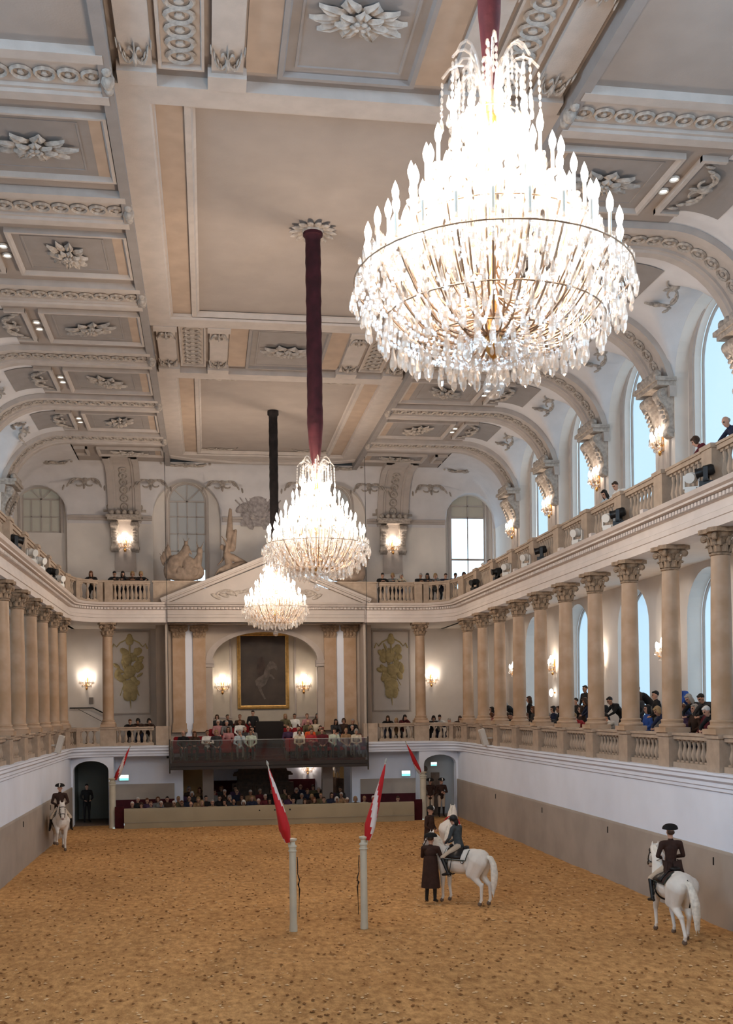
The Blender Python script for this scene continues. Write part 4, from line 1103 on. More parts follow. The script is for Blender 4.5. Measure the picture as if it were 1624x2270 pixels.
for (r, z, n, ph) in TIERS:
    for i in range(n):
        a = 2 * PI * i / n + ph
        for q in range(4): pend(polar(r + .05 * math.cos(q * PI / 2), a + .05 / r * math.sin(q * PI / 2), z - .02), rc.uniform(.8, 1.2))
        chain(polar(r, a, z + .0), polar(r, a + 2 * PI / n, z), .10, 12)
# strands from the crown down to the rings, and bowl net under the widest ring
for i in range(24):
    a = 2 * PI * i / 24
    chain(polar(.2, a, 2.75), polar(.98, a, 1.5), .12, 26); chain(polar(.98, a, 1.5), polar(1.33, a, 1.12), .08, 10)
    for (r0, z0, r1, z1) in ((1.33, 1.1, 1.06, .72), (1.06, .72, .66, .54), (.66, .54, .2, .48)):
        chain(polar(r0, a, z0), polar(r1, a + .13, z1), .03, 9); chain(polar(r0, a, z0), polar(r1, a - .13, z1), .03, 9)
for i in range(520):
    a = rc.uniform(0, 2 * PI); r = 1.3 * math.sqrt(rc.random()); zt = .55 + .55 * (r / 1.3) ** 2
    pend(polar(r, a, zt + rc.uniform(0, .35)), rc.uniform(.7, 1.3))
for i in range(560):
    a = rc.uniform(0, 2 * PI); h = rc.random(); z = 1.0 + 1.75 * h; r = (1.25 * (1 - h) + .28 * h) * rc.uniform(.35, 1.0)
    pend(polar(r, a, z), rc.uniform(.7, 1.3))
# crown: fountain of curved glass arms with bead strings
for (n, R_, H_, z0) in ((8, .46, .62, 2.62), (8, .30, .45, 2.70), (6, .40, .9, 2.45)):
    for i in range(n):
        a = 2 * PI * i / n + R_
        pts = []
        for k in range(9):
            t = k / 8; rr = .06 + (R_ - .06) * (1 - math.cos(t * PI * .62)) / (1 - math.cos(.62 * PI)); zz = z0 + H_ * math.sin(t * PI * .70)
            pts.append(polar(rr, a, zz))
        beads.tube(pts, .014, 5)
        e = pts[-1]
        chain(e, (e[0] * 1.03, e[1] * 1.03, e[2] - .42), 0, 6); pend((e[0] * 1.03, e[1] * 1.03, e[2] - .4), 1.1)
        chain(pts[5], (pts[5][0], pts[5][1], pts[5][2] - .3), 0, 5)
BEADS = beads.mesh('small_crystals', M_CRYS)
rest = MB()
for i, (k, p, s) in enumerate(drops):
    me = DROP[k]
    rest.add([tuple(v.co) for v in me.vertices], [tuple(q.vertices) for q in me.polygons], 0, Matrix.Translation(p) @ Matrix.Scale(s, 4) @ Matrix.Rotation(i, 4, 'Z'))
ALLDROPS = rest.mesh('crystal_drops', M_DROP)
# metal frame: stem, urn, arms, rings
mb = MB()
mb.lathe([(0, .38), (.03, .40), (.07, .46), (.10, .56), (.075, .66), (.05, .72), (.07, .80), (.075, .88), (.03, .95), (.025, 1.5), (.05, 1.56), (.055, 1.62), (.03, 1.68), (.022, 2.5), (.07, 2.56), (.12, 2.62), (.12, 2.68), (.05, 2.74), (.03, 3.1), (0, 3.12)], 14)
STEM = mb.mesh('stem', M_BRASS, 40)
M_ARM = mat('bronze_arm', (.42, .30, .21), .35, .2, 8, metal=.6)
HOOPS = []
for (r, z) in ((1.33, 1.12), (1.06, .72), (.66, .54), (.98, 1.5), (.3, 2.66)):
    mb = MB(); pts = [polar(r, 2 * PI * k / 40, z) for k in range(41)]; mb.tube(pts, .008, 5); HOOPS.append(mb.mesh('hoop', M_ARM, 60))
mb = MB(); mb.lathe([(0, 0), (.05, .01), (.095, .06), (.11, .12), (.085, .19), (.045, .24), (.03, .30), (.02, .33), (.04, .36), (0, .40)], 14); BALL = mb.mesh('crystal_ball', M_CRYS, 60)
ARMS = {}
for ti, (r, z, n, ph) in enumerate(TIERS):
    mb = MB(); z0 = .62 + .55 * (z - 1.2)
    pts = []
    for k in range(11):
        t = k / 10
        rr = .06 + (r - .06) * t; zz = z0 + .1 * math.sin(t * PI) * 0 + (-.16 * math.sin(t * PI * .9)) + (z - z0) * t ** 3
        pts.append((rr, 0, zz))
    mb.tube(pts, .011, 5); ARMS[ti] = mb.mesh('arm', M_ARM, 60)
def sleeve(prof, mt):
    mb = MB(); rr = random.Random(5)
    out = []
    for (r0, z0), (r1, z1) in zip(prof[:-1], prof[1:]):
        n = max(1, int(abs(z1 - z0) / .16))
        for k in range(n):
            t = k / n; out.append(((r0 + (r1 - r0) * t) * rr.uniform(.955, 1.045), z0 + (z1 - z0) * t))
    out.append(prof[-1]); mb.lathe(out, 18); return mb.mesh('suspension_sleeve', mt, 60)
CHY = [(9.9, 'nearest, largest in view', M_MAROON, .125), (26.5, 'second, above the middle of the arena', M_MAROON, .19), (42.8, 'third and farthest, before the pediment', M_BLACKF, .175)]
ZT = 7.95
for ci, (y, lab, sm, sr) in enumerate(CHY):
    t = thing('chandelier', 'lit crystal chandelier, ' + lab, 'chandelier', (0, y, ZT), ci * .21, 'crystal chandeliers')
    put('stem', STEM, t); [put('hoop', hm, t) for hm in HOOPS]; put('crystal_ball', BALL, t)
    put('suspension_sleeve', sleeve([(.02, 2.85), (.045, 3.0), (sr * .62, 3.35), (sr * .95, 3.85), (sr * 1.02, 4.2), (sr, 8.85), (sr * 1.28, 8.88), (sr * 1.28, 9.03)], sm), t)
    for ti, (r, z, n, ph) in enumerate(TIERS):
        for i in range(n):
            a = 2 * PI * i / n + ph
            put('arm', ARMS[ti], t, (0, 0, 0), a)
            cd = put('candle', CAND, t, polar(r, a, z), a); put('flame_bulb', FLAME, cd)
    tag(put('small_crystals', BEADS, t), kind='stuff')
    if ci == 0:
        order = sorted(range(len(drops)), key=lambda i: -(-drops[i][1][1] * .6 - drops[i][1][2]))
        for i in order[:300]:
            k, p, s = drops[i]; put('crystal_drop', DROP[k], t, M=Matrix.Translation(p) @ Matrix.Scale(s, 4) @ Matrix.Rotation(i, 4, 'Z'))
        rest = MB()
        for i in order[300:]:
            k, p, s = drops[i]; me = DROP[k]
            rest.add([tuple(v.co) for v in me.vertices], [tuple(q.vertices) for q in me.polygons], 0, Matrix.Translation(p) @ Matrix.Scale(s, 4) @ Matrix.Rotation(i, 4, 'Z'))
        if rest.v: tag(rest.build('more_crystal_drops', M_DROP, t), kind='stuff')
    else:
        tag(put('crystal_drops', ALLDROPS, t), kind='stuff')
    lights = [(TIERS[0], 2), (TIERS[1], 2), (TIERS[2], 4), (TIERS[3], 2)]
    for (r, z, n, ph), cnt in lights:
        for i in range(cnt):
            ld = bpy.data.lights.new('chandelier_light', 'POINT'); ld.energy = CHANDELIER_W / 10; ld.color = WARM; ld.shadow_soft_size = .05
            put('chandelier_light', ld, t, polar(r + .04, 2 * PI * (round(i * n / cnt) + .5) / n + ph, z + .30))

# ------------------------------------------------------------------ wall sconces
mb = MB(); mb.lathe([(0, -.05), (.05, -.04), (.075, .0), (.05, .05), (.06, .12), (.03, .22), (0, .24)], 10, 0, Matrix.Translation((.04, 0, 0)))
mb.box(0, .03, -.06, .06, -.22, .3); mb.lathe([(0, -.36), (.04, -.32), (.055, -.27), (.03, -.22), (0, -.2)], 8, 0, Matrix.Translation((.09, 0, 0)))
SBACK = mb.mesh('backplate', M_BRASS, 40)
SPOS = []
for k in range(5):
    a = -PI / 2 + PI * (k + .5) / 5; r = .27
    SPOS.append((.10 + r * math.cos(a) * .8, r * math.sin(a) * 1.05, .02 + .03 * (k % 2)))
SPOS.append((.14, -.1, .17)); SPOS.append((.14, .1, .17))
mb = MB()
for p in SPOS[:5]: mb.tube([(.05, 0, -.05), (p[0] * .5, p[1] * .4, -.16), (p[0] * .85, p[1] * .85, -.12), p], .011, 5)
SARM = mb.mesh('arms', M_BRASS, 60)
sb = MB()
for p in SPOS[:5]:
    for q in range(5): sb.add(PENV, PENF, 0, Matrix.Translation((p[0] + .05 * math.cos(q * 1.26), p[1] + .05 * math.sin(q * 1.26), p[2])))
for k in range(16):
    a = -PI / 2 + PI * k / 15; sb.add(PENV, PENF, 0, Matrix.Translation((.08 + .16 * math.cos(a), .2 * math.sin(a), -.12)))
SCRY = sb.mesh('crystal_pendants', M_CRYS)
mb = MB(); mb.lathe([(0, .10), (.028, .10), (.036, .16), (.036, .20), (.02, .26), (0, .29)], 8); SFLAME = mb.mesh('flame_bulb', M_BULB, 60)
mb = MB(); mb.lathe([(.04, -.01), (.05, .01), (.02, .02)], 8, 1); mb.lathe([(.02, .0), (.02, .10)], 8, 0); SCAND = mb.mesh('candle', [M_CANDLE, M_CRYS], 50)
def sconce(label, loc, rz, power=1.0, sc=1.0):
    t = thing('wall_sconce', label, 'sconce', loc, rz, 'crystal wall sconces'); t.scale = (sc,) * 3
    put('backplate', SBACK, t); put('arms', SARM, t); tag(put('crystal_pendants', SCRY, t), kind='stuff')
    for p in SPOS:
        c = put('candle', SCAND, t, p); put('flame_bulb', SFLAME, c)
    ld = bpy.data.lights.new('sconce_light', 'POINT'); ld.energy = SCONCE_W * power; ld.color = WARM; ld.shadow_soft_size = .08
    put('sconce_light', ld, t, (.33, 0, .22))
for k, y in enumerate(RIBY[2:]):
    sconce('lit crystal sconce between scroll consoles, upper right wall, %s from the far corner' % ORD[4 - k], (XP - .07, y, 12.95), PI, 1, 1.1)
    if k in (1, 2, 3): sconce('lit crystal sconce between scroll consoles, upper left wall, %s from the far corner' % ORD[4 - k], (-XP + .07, y, 12.95), 0, 1, 1.1)
    sconce('lit crystal sconce on the pier behind the lower right columns, %s from the far corner' % ORD[4 - k], (XP - .01, y, 6.6), PI)
for s, sn in ((-1, 'left'), (1, 'right')):
    sconce('lit crystal sconce under a console on the upper far wall, %s of the pediment' % sn, (s * 6.6, YBK - .06, 13.15), -PI / 2, 1, 1.15)
    sconce('lit crystal sconce on the far gallery wall beside the outer %s column' % sn, (s * 8.5, YBK - .01, 6.45), -PI / 2, 1, 1.1)
    sconce('lit crystal sconce hanging just %s of the framed painting' % sn, (s * 2.0, 52.89, 6.2), -PI / 2, 1, 1.2)
sconce('lit crystal sconce on the white wall under the balcony', (2.15, 52.79, 2.1), -PI / 2, .9)
# small globe lamps among the right-hand columns
for i, (x, y, z) in enumerate(((10.93, 41.25, 5.55),)):
    t = thing('globe_lamp', 'small lit globe lamp low on the wall behind the right columns', 'lamp', (x, y, z))
    mb = MB(); mb.ell((0, 0, 0), (.09, .09, .16), 10, 6); mb.build('globe', M_SPOTG, t, 60); mb = MB(); mb.box(.05, .2, -.03, .03, -.03, .03); mb.build('arm', M_BRASS, t)
# ------------------------------------------------------------------ organic bodies: overlapping tapered limbs fused into one skin
def cap_mesh(mb, p0, p1, r0, r1, n=10):
    p0 = Vector(p0); p1 = Vector(p1); d = p1 - p0; L = d.length
    q = d.to_track_quat('Z', 'Y') if L > 1e-6 else Euler((0, 0, 0)).to_quaternion()
    prof = [(0, -r0)] + [(r0 * math.cos(a), r0 * math.sin(a)) for a in (-1.1, -.5, 0)] + [(r1 * math.cos(a), L + r1 * math.sin(a)) for a in (0, .5, 1.1)] + [(0, L + r1)]
    mb.lathe(prof, n, 0, Matrix.Translation(p0) @ q.to_matrix().to_4x4())
def blob(name, prims, voxel, mats, smooth=4, fac=.5):
    """prims: ('c', p0, p1, r0, r1, mat) or ('e', centre, radii, rot, mat); last element may be a bias"""
    mb = MB()
    for p in prims:
        if p[0] == 'c': cap_mesh(mb, p[1], p[2], p[3], p[4])
        else: mb.ell(p[1], p[2], 12, 8, 0, None, p[3])
    me = mb.mesh(name + '_raw', mats)
    o = bpy.data.objects.new('tmp', me); COL.objects.link(o)
    rm = o.modifiers.new('r', 'REMESH'); rm.mode = 'VOXEL'; rm.voxel_size = voxel; rm.adaptivity = 0
    sm = o.modifiers.new('s', 'SMOOTH'); sm.factor = fac; sm.iterations = smooth
    dg = bpy.context.evaluated_depsgraph_get()
    out = bpy.data.meshes.new_from_object(o.evaluated_get(dg))
    bpy.data.objects.remove(o); bpy.data.meshes.remove(me)
    out.name = name
    nf = len(out.polygons)
    C_ = np.zeros(nf * 3); out.polygons.foreach_get('center', C_); C_ = C_.reshape(-1, 3)
    best = np.full(nf, 1e9); mi = np.zeros(nf, int)
    for p in prims:
        bias = p[6] if p[0] == 'c' and len(p) > 6 else (p[5] if p[0] == 'e' and len(p) > 5 else 0.0)
        if p[0] == 'c':
            a = np.array(p[1]); b_ = np.array(p[2]); d = b_ - a; L2 = max(1e-9, d @ d)
            t = np.clip(((C_ - a) @ d) / L2, 0, 1)
            dist = np.linalg.norm(C_ - a - t[:, None] * d, axis=1) - (p[3] + (p[4] - p[3]) * t); k = p[5]
        else:
            Rm = np.array(Euler(p[3]).to_matrix()) if p[3] else np.eye(3)
            q = (C_ - np.array(p[1])) @ Rm; rr = np.array(p[2])
            dist = (np.linalg.norm(q / rr, axis=1) - 1) * rr.min(); k = p[4]
        dist = dist + bias
        w = dist < best; best[w] = dist[w]; mi[w] = k
    out.materials.clear()
    for mt in mats: out.materials.append(mt)
    out.polygons.foreach_set('material_index', mi.tolist())
    out.polygons.foreach_set('use_smooth', [True] * nf)
    out.update()
    return out

# material slots of a person: 0 skin, 1 top, 2 trousers, 3 shoes, 4 eyes, 5 lips
def hand(pr, w, f, up, side, mi=0, curl=.5, r=.0095):
    """wrist w, forward f, palm normal up, side = direction of the thumb"""
    w = Vector(w); f = Vector(f).normalized(); up = Vector(up).normalized(); sd = Vector(side).normalized()
    palm = w + f * .045
    pr.append(('c', tuple(w), tuple(w + f * .02), .028, .026, mi))
    for k, (o, L) in enumerate(((.032, .07), (.011, .08), (-.011, .075), (-.031, .058))):
        b0 = w + f * .03 + sd * o * .8; b1 = w + f * .085 + sd * o; e1 = b1 + (f * math.cos(curl) - up * math.sin(curl)) * L * .55; e2 = e1 + (f * math.cos(curl * 2.3) - up * math.sin(curl * 2.3)) * L * .5
        pr += [('c', tuple(b0), tuple(b1), .016, .013, mi), ('c', tuple(b1), tuple(e1), r * 1.1, r, mi), ('c', tuple(e1), tuple(e2), r, r * .85, mi)]
    t0 = w + f * .025 + sd * .028; t1 = t0 + f * .035 + sd * .03 - up * .01; t2 = t1 + f * .032 + sd * .006 - up * .012
    pr += [('c', tuple(t0), tuple(t1), .014, .012, mi), ('c', tuple(t1), tuple(t2), .011, .009, mi)]
def human(J, fine=False, coat=0.0, sleeve_to=.96, collar=1):
    """J: joints (facing +X). returns prims"""
    V_ = Vector; pr = []
    pel, wai, che, nek, hed = (V_(J[k]) for k in ('pelvis', 'waist', 'chest', 'neck', 'head'))
    pit = J.get('pitch', 0.0); yw = J.get('yaw', 0.0)
    b = J.get('bulk', 1.0)
    pr += [('e', tuple(pel), (.125 * b, .165 * b, .12), None, 2), ('c', tuple(pel), tuple(wai), .135 * b, .12 * b, 1), ('c', tuple(wai), tuple(che), .12 * b, .14 * b, 1)]
    sh = che + (nek - che) * .45
    L_, R_ = V_(J['sh_l']), V_(J['sh_r'])
    pr += [('c', tuple(L_.lerp(sh, .25)), tuple(R_.lerp(sh, .25)), .078 * b, .078 * b, 1), ('e', tuple(che), (.115 * b, .165 * b, .15), None, 1)]
    pr += [('c', tuple(sh), tuple(nek), .07, .056, 1), ('c', tuple(nek), tuple(hed - V_((.01, 0, .05))), .054, .052, 0)]
    Rm = Euler((0, pit, yw)).to_matrix()
    def H(x, y, z): return tuple(hed + Rm @ V_((x, y, z)))
    rt = (0, pit, yw)
    pr += [('e', H(-.01, 0, .02), (.098, .078, .10), rt, 0), ('e', H(.022, 0, -.035), (.072, .060, .085), rt, 0), ('c', H(.085, 0, .015), H(.105, 0, -.02), .012, .017, 0), ('e', H(.055, 0, -.095), (.035, .035, .028), rt, 0)]
    for s in (1, -1):
        pr += [('e', H(-.01, s * .078, -.01), (.022, .012, .032), rt, 0), ('e', H(.078, s * .032, .018), (.014, .017, .011), rt, 4, -.004), ('e', H(.072, s * .034, .042), (.016, .026, .009), rt, 0)]
    pr += [('e', H(.082, 0, -.062), (.013, .026, .009), rt, 5, -.003)]
    for s, k in ((1, 'l'), (-1, 'r')):
        S_, E_, W_ = V_(J['sh_' + k]), V_(J['el_' + k]), V_(J['wr_' + k])
        pr += [('c', tuple(S_), tuple(E_), .064 * b, .048 * b, 1), ('c', tuple(E_), tuple(E_.lerp(W_, sleeve_to)), .047 * b, .034, 1)]
        f = J.get('hf_' + k, tuple((W_ - E_).normalized())); u = J.get('hu_' + k, (0, 0, 1)); sd = J.get('hs_' + k, (0, -s, 0))
        if fine: hand(pr, W_, f, u, sd, J.get('glove', 0), J.get('curl', .8))
        else:
            f = V_(f).normalized()
            pr += [('c', tuple(W_), tuple(W_ + f * .06), .030, .034, 0), ('c', tuple(W_ + f * .06 + V_(sd).normalized() * .012), tuple(W_ + f * .13 - V_(u) * .03), .02, .015, 0), ('c', tuple(W_ + f * .06 - V_(sd).normalized() * .015), tuple(W_ + f * .12 - V_(u) * .03), .02, .014, 0), ('c', tuple(W_ + f * .03), tuple(W_ + f * .07 + V_(sd).normalized() * .05), .016, .012, 0)]
        Hp, K_, A_, T_ = V_(J['hip_' + k]), V_(J['kn_' + k]), V_(J['an_' + k]), V_(J['toe_' + k])
        bt = 3 if J.get('boots') else 2
        pr += [('c', tuple(Hp), tuple(K_), .095 * b, .062, 2), ('c', tuple(K_), tuple(A_), .06, .042, bt), ('c', tuple(A_), tuple(T_), .044, .036, 3), ('c', tuple(A_), tuple(A_ - (T_ - A_).normalized() * .05 - V_((0, 0, .02))), .04, .034, 3)]
    return pr
def mirror(J, **k):
    """fill right-hand joints from left ones"""
    for n in list(J):
        if n.endswith('_l'):
            m_ = n[:-1] + 'r'
            if m_ not in J:
                x, y, z = J[n]; J[m_] = (x, -y, z)
    J.update(k); return J
def hair_mesh(name, hed, pit, yw, style):
    hed = Vector(hed); Rm = Euler((0, pit, yw)).to_matrix()
    def H(x, y, z): return tuple(hed + Rm @ Vector((x, y, z)))
    rt = (0, pit, yw); mb = MB()
    if style == 'short': mb.ell(H(-.028, 0, .038), (.092, .083, .094), 12, 8, 0, None, rt); mb.ell(H(.035, 0, .09), (.045, .06, .035), 10, 6, 0, None, rt)
    elif style == 'long':
        mb.ell(H(-.03, 0, .04), (.098, .09, .098), 12, 8, 0, None, rt); mb.ell(H(-.06, 0, -.08), (.06, .085, .15), 10, 8, 0, None, rt)
        for s in (1, -1): mb.ell(H(.005, s * .075, -.06), (.045, .026, .13), 8, 6, 0, None, rt)
        mb.ell(H(.035, 0, .09), (.05, .068, .035), 10, 6, 0, None, rt)
    elif style == 'bob':
        mb.ell(H(-.03, 0, .035), (.102, .096, .105), 12, 8, 0, None, rt)
        for s in (1, -1): mb.ell(H(-.005, s * .08, -.02), (.055, .026, .08), 8, 6, 0, None, rt)
        mb.ell(H(.04, 0, .088), (.05, .07, .036), 10, 6, 0, None, rt)
    else: mb.ell(H(-.05, 0, .0), (.068, .084, .06), 12, 8, 0, None, rt)      # thin fringe round a bald head
    return mb.mesh(name, M_BLACK, 60)

# ---- audience poses (origin on the floor under the body, facing +X)
def P_sit(v):
    J = dict(pelvis=(0, 0, .53), waist=(.0, 0, .68), chest=(.02, 0, .90), neck=(.03, 0, 1.08), head=(.06, 0, 1.22), sh_l=(.02, .185, 1.0), hip_l=(.02, .09, .50), kn_l=(.43, .13, .50), an_l=(.42, .12, .09), toe_l=(.54, .13, .045))
    if v == 0: J.update(el_l=(.06, .25, .74), wr_l=(.28, .10, .60), hs_l=(0, -1, 0), pitch=.1)
    elif v == 1: J.update(el_l=(.14, .25, .76), wr_l=(.24, -.02, .80), el_r=(.14, -.25, .76), wr_r=(.26, .0, .74), hf_l=(0, -1, 0), hf_r=(0, 1, 0), hs_l=(0, 0, 1), hs_r=(0, 0, 1), yaw=.2)
    elif v == 2: J.update(waist=(.03, 0, .68), chest=(.10, 0, .88), neck=(.14, 0, 1.05), head=(.19, 0, 1.18), sh_l=(.11, .185, .98), el_l=(.30, .22, .70), wr_l=(.42, .05, .66), pitch=.25)
    else: J.update(el_l=(.16, .22, .76), wr_l=(.20, .07, 1.02), hf_l=(-.2, -.1, 1), hu_l=(1, 0, 0), hs_l=(0, -1, 0), el_r=(.08, -.25, .74), wr_r=(.3, -.05, .62), yaw=-.25, pitch=.15)
    return mirror(J)
def P_lean(v):
    J = dict(pelvis=(-.28, 0, .72), waist=(-.20, 0, .86), chest=(-.02, 0, 1.04), neck=(.13, 0, 1.17), head=(.21, 0, 1.29), sh_l=(.02, .185, 1.11), hip_l=(-.28, .09, .70), kn_l=(-.05, .12, .42), an_l=(-.22, .12, .09), toe_l=(-.08, .13, .045), pitch=.45)
    if v == 0: J.update(el_l=(.25, .26, 1.02), wr_l=(.36, .03, 1.03), hf_l=(.2, -1, 0), hs_l=(1, 0, 0))
    elif v == 1: J.update(el_l=(.24, .24, 1.02), wr_l=(.30, .06, 1.20), hf_l=(-.4, -.2, 1), hu_l=(1, 0, 0), el_r=(.26, -.27, 1.02), wr_r=(.40, -.05, 1.03), hf_r=(.3, 1, 0), yaw=.25)
    else: J.update(el_l=(.22, .30, 1.02), wr_l=(.44, .24, 1.02), hf_l=(1, -.2, -.1), el_r=(.24, -.26, 1.02), wr_r=(.36, -.04, 1.04), hf_r=(.3, 1, 0), yaw=-.3, pitch=.6)
    return mirror(J)
def P_stand(v):
    J = dict(pelvis=(0, 0, .93), waist=(0, 0, 1.08), chest=(.0, 0, 1.30), neck=(.015, 0, 1.48), head=(.04, 0, 1.62), sh_l=(0, .19, 1.41), hip_l=(0, .09, .90), kn_l=(.02, .10, .49), an_l=(-.02, .11, .09), toe_l=(.12, .13, .04))
    if v == 0: J.update(el_l=(.0, .27, 1.13), wr_l=(.18, .14, 1.0), hf_l=(.6, -.6, -.1), pitch=.2)
    elif v == 1: J.update(pelvis=(-.12, 0, .93), hip_l=(-.12, .09, .9), waist=(-.04, 0, 1.07), chest=(.14, 0, 1.24), neck=(.28, 0, 1.38), head=(.36, 0, 1.49), sh_l=(.18, .19, 1.34), el_l=(.36, .27, 1.10), wr_l=(.48, .1, 1.0), hf_l=(.5, -.8, 0), pitch=.6)
    else: J.update(el_l=(.04, .26, 1.14), wr_l=(.26, .02, 1.16), hf_l=(.3, -1, 0), el_r=(.04, -.26, 1.14), wr_r=(.24, 0, 1.10), hf_r=(.3, 1, 0), hs_l=(0, 0, 1), hs_r=(0, 0, 1), yaw=.3, pitch=.1)
    return mirror(J)
POSES = {}
for nm, fn, n in (('sit', P_sit, 4), ('lean', P_lean, 3), ('stand', P_stand, 3)):
    for v in range(n):
        J = fn(v); me = blob('person_%s' % nm, human(J), .021, [M_SKIN, M_WHITE, M_BLACK, M_LEATHER, M_EYE, M_LIP], 3)
        hs = {s: hair_mesh('hair', J['head'], J.get('pitch', 0), J.get('yaw', 0), s) for s in ('short', 'long', 'bob', 'bald')}
        POSES[(nm, v)] = (me, hs)
CLO = {}
def cloth(name, col):
    CLO[name] = mat('cloth_' + name.replace(' ', '_'), col, .85, .12, 9); return CLO[name]
for n_, c_ in (('black', (.012, .011, .012)), ('navy', (.016, .02, .045)), ('charcoal', (.035, .034, .036)), ('dark brown', (.045, .024, .016)), ('maroon', (.10, .012, .018)), ('red', (.34, .025, .03)), ('orange', (.62, .09, .02)), ('white', (.72, .70, .66)), ('cream', (.58, .50, .38)), ('pale green', (.50, .56, .46)), ('light blue', (.42, .50, .55)), ('blue', (.03, .08, .30)), ('grey', (.17, .165, .16)), ('olive', (.10, .085, .045)), ('tan', (.28, .17, .09)), ('pink', (.42, .20, .20)), ('purple', (.06, .03, .07))): cloth(n_, c_)
HAIRM = [mat('hair_black', (.012, .009, .008), .6), mat('hair_brown', (.045, .022, .012), .6), mat('hair_auburn', (.12, .045, .018), .6), mat('hair_blond', (.30, .19, .09), .6), mat('hair_grey', (.30, .28, .26), .6), mat('hair_white', (.60, .57, .54), .6)]
HN = ['black', 'brown', 'auburn', 'blond', 'grey', 'white']
def spectator(pose, v, x, y, z, rz, top, hair, style, label, group, trousers=None, sc=1.0):
    me, hs = POSES[(pose, v)]
    o = put('person', me, None, (x, y, z), rz, None, sc)
    tr = CLO[trousers] if trousers else random.choice([CLO['black'], CLO['navy'], CLO['charcoal'], CLO['grey']])
    for i, mt in enumerate((random.choice([M_SKIN, M_SKIN, M_SKIN2]), CLO[top], tr)):
        o.material_slots[i].link = 'OBJECT'; o.material_slots[i].material = mt
    h = put('hair', hs[style], o); h.material_slots[0].link = 'OBJECT'; h.material_slots[0].material = HAIRM[hair]
    return tag(o, label, 'person', group)

# ------------------------------------------------------------------ horses (facing +X, origin on the ground under the girth)
def horse_prims(L, neck=None, head=None, poll=None):
    """L: leg joints {fl,fr,hl,hr: [elbow/stifle..]}, slots: 0 coat 1 muzzle 2 hoof 3 eye"""
    poll = poll or (1.02, 0, 1.80); muz = head or (1.36, 0, 1.42); nb = neck or (.60, 0, 1.24)
    P0, M0 = Vector(poll), Vector(muz); d = (M0 - P0).normalized(); mid = Vector(nb).lerp(P0, .5) + Vector((-.05, 0, .07))
    sd = d.cross(Vector((0, 0, 1))).normalized()
    pr = [('e', (.38, 0, 1.08), (.34, .255, .33), None, 0), ('e', (.02, 0, 1.06), (.55, .285, .30), None, 0), ('e', (-.30, 0, 1.10), (.42, .275, .28), None, 0), ('e', (-.55, 0, 1.20), (.34, .275, .26), (0, .2, 0), 0),
          ('e', (.36, 0, 1.36), (.30, .085, .13), (0, .15, 0), 0), ('c', (.3, 0, 1.22), (-.45, 0, 1.30), .16, .17, 0), ('e', (.60, 0, 1.08), (.20, .20, .26), None, 0),
          ('c', nb, tuple(mid), .215, .155, 0), ('c', (nb[0] - .10, 0, nb[2] + .06), tuple(mid), .17, .14, 0), ('c', tuple(mid), tuple(P0 - d * .0), .155, .105, 0),
          ('e', tuple(P0 + d * .10), (.10, .085, .10), None, 0), ('c', tuple(P0 + d * .05), tuple(P0 + d * .28), .098, .082, 0), ('c', tuple(P0 + d * .28), tuple(M0), .08, .056, 0), ('e', tuple(M0 + d * .01), (.062, .055, .058), None, 1)]
    jaw = P0 + d * .16 + Vector((-.06 * abs(d.z), 0, -.06 * abs(d.x)))
    pr.append(('e', tuple(jaw), (.10, .06, .10), None, 0))
    for s in (1, -1):
        e0 = P0 + sd * s * .055 - d * .04; up = (Vector((0, 0, 1)) - d * .5).normalized()
        pr += [('c', tuple(e0), tuple(e0 + up * .07 + sd * s * .012), .034, .028, 0), ('c', tuple(e0 + up * .07 + sd * s * .012), tuple(e0 + up * .15 + sd * s * .01), .026, .010, 0)]
        pr.append(('e', tuple(P0 + d * .20 + sd * s * .082 + Vector((.02, 0, .03))), (.022, .014, .018), None, 3, -.004))
    for k in ('fl', 'fr'):
        s = 1 if k[1] == 'l' else -1; e, kn, ft, hf = (Vector(p) for p in L[k])
        sh = Vector((.46, s * .15, 1.10))
        pr += [('c', tuple(sh), tuple(e), .17, .115, 0), ('c', tuple(e), tuple(kn), .098, .056, 0), ('e', tuple(kn), (.06, .055, .07), None, 0), ('c', tuple(kn), tuple(ft), .048, .037, 0), ('e', tuple(ft), (.046, .043, .05), None, 0), ('c', tuple(ft), tuple(ft.lerp(hf, .7)), .038, .042, 0), ('c', tuple(ft.lerp(hf, .75)), tuple(hf), .050, .062, 2)]
    for k in ('hl', 'hr'):
        s = 1 if k[1] == 'l' else -1; st, ho, ft, hf = (Vector(p) for p in L[k])
        hp = Vector((-.60, s * .13, 1.16)); gas = st.lerp(ho, .35)
        pr += [('c', tuple(hp), tuple(st), .235, .15, 0), ('c', tuple(hp + Vector((-.12, 0, -.05))), tuple(gas), .17, .10, 0), ('c', tuple(st), tuple(ho), .125, .058, 0), ('c', tuple(ho + Vector((-.03, 0, .05))), tuple(ho), .045, .058, 0), ('c', tuple(ho), tuple(ft), .052, .04, 0), ('e', tuple(ft), (.05, .045, .052), None, 0), ('c', tuple(ft), tuple(ft.lerp(hf, .7)), .04, .044, 0), ('c', tuple(ft.lerp(hf, .75)), tuple(hf), .052, .064, 2)]
    return pr
STAND = dict(fl=[(.44, .15, .86), (.47, .13, .46), (.46, .13, .15), (.50, .13, .05)], fr=[(.44, -.15, .86), (.42, -.13, .46), (.38, -.13, .15), (.42, -.13, .05)],
             hl=[(-.44, .17, .84), (-.74, .14, .52), (-.73, .14, .16), (-.68, .14, .05)], hr=[(-.46, -.17, .84), (-.82, -.14, .52), (-.83, -.14, .16), (-.78, -.14, .05)])
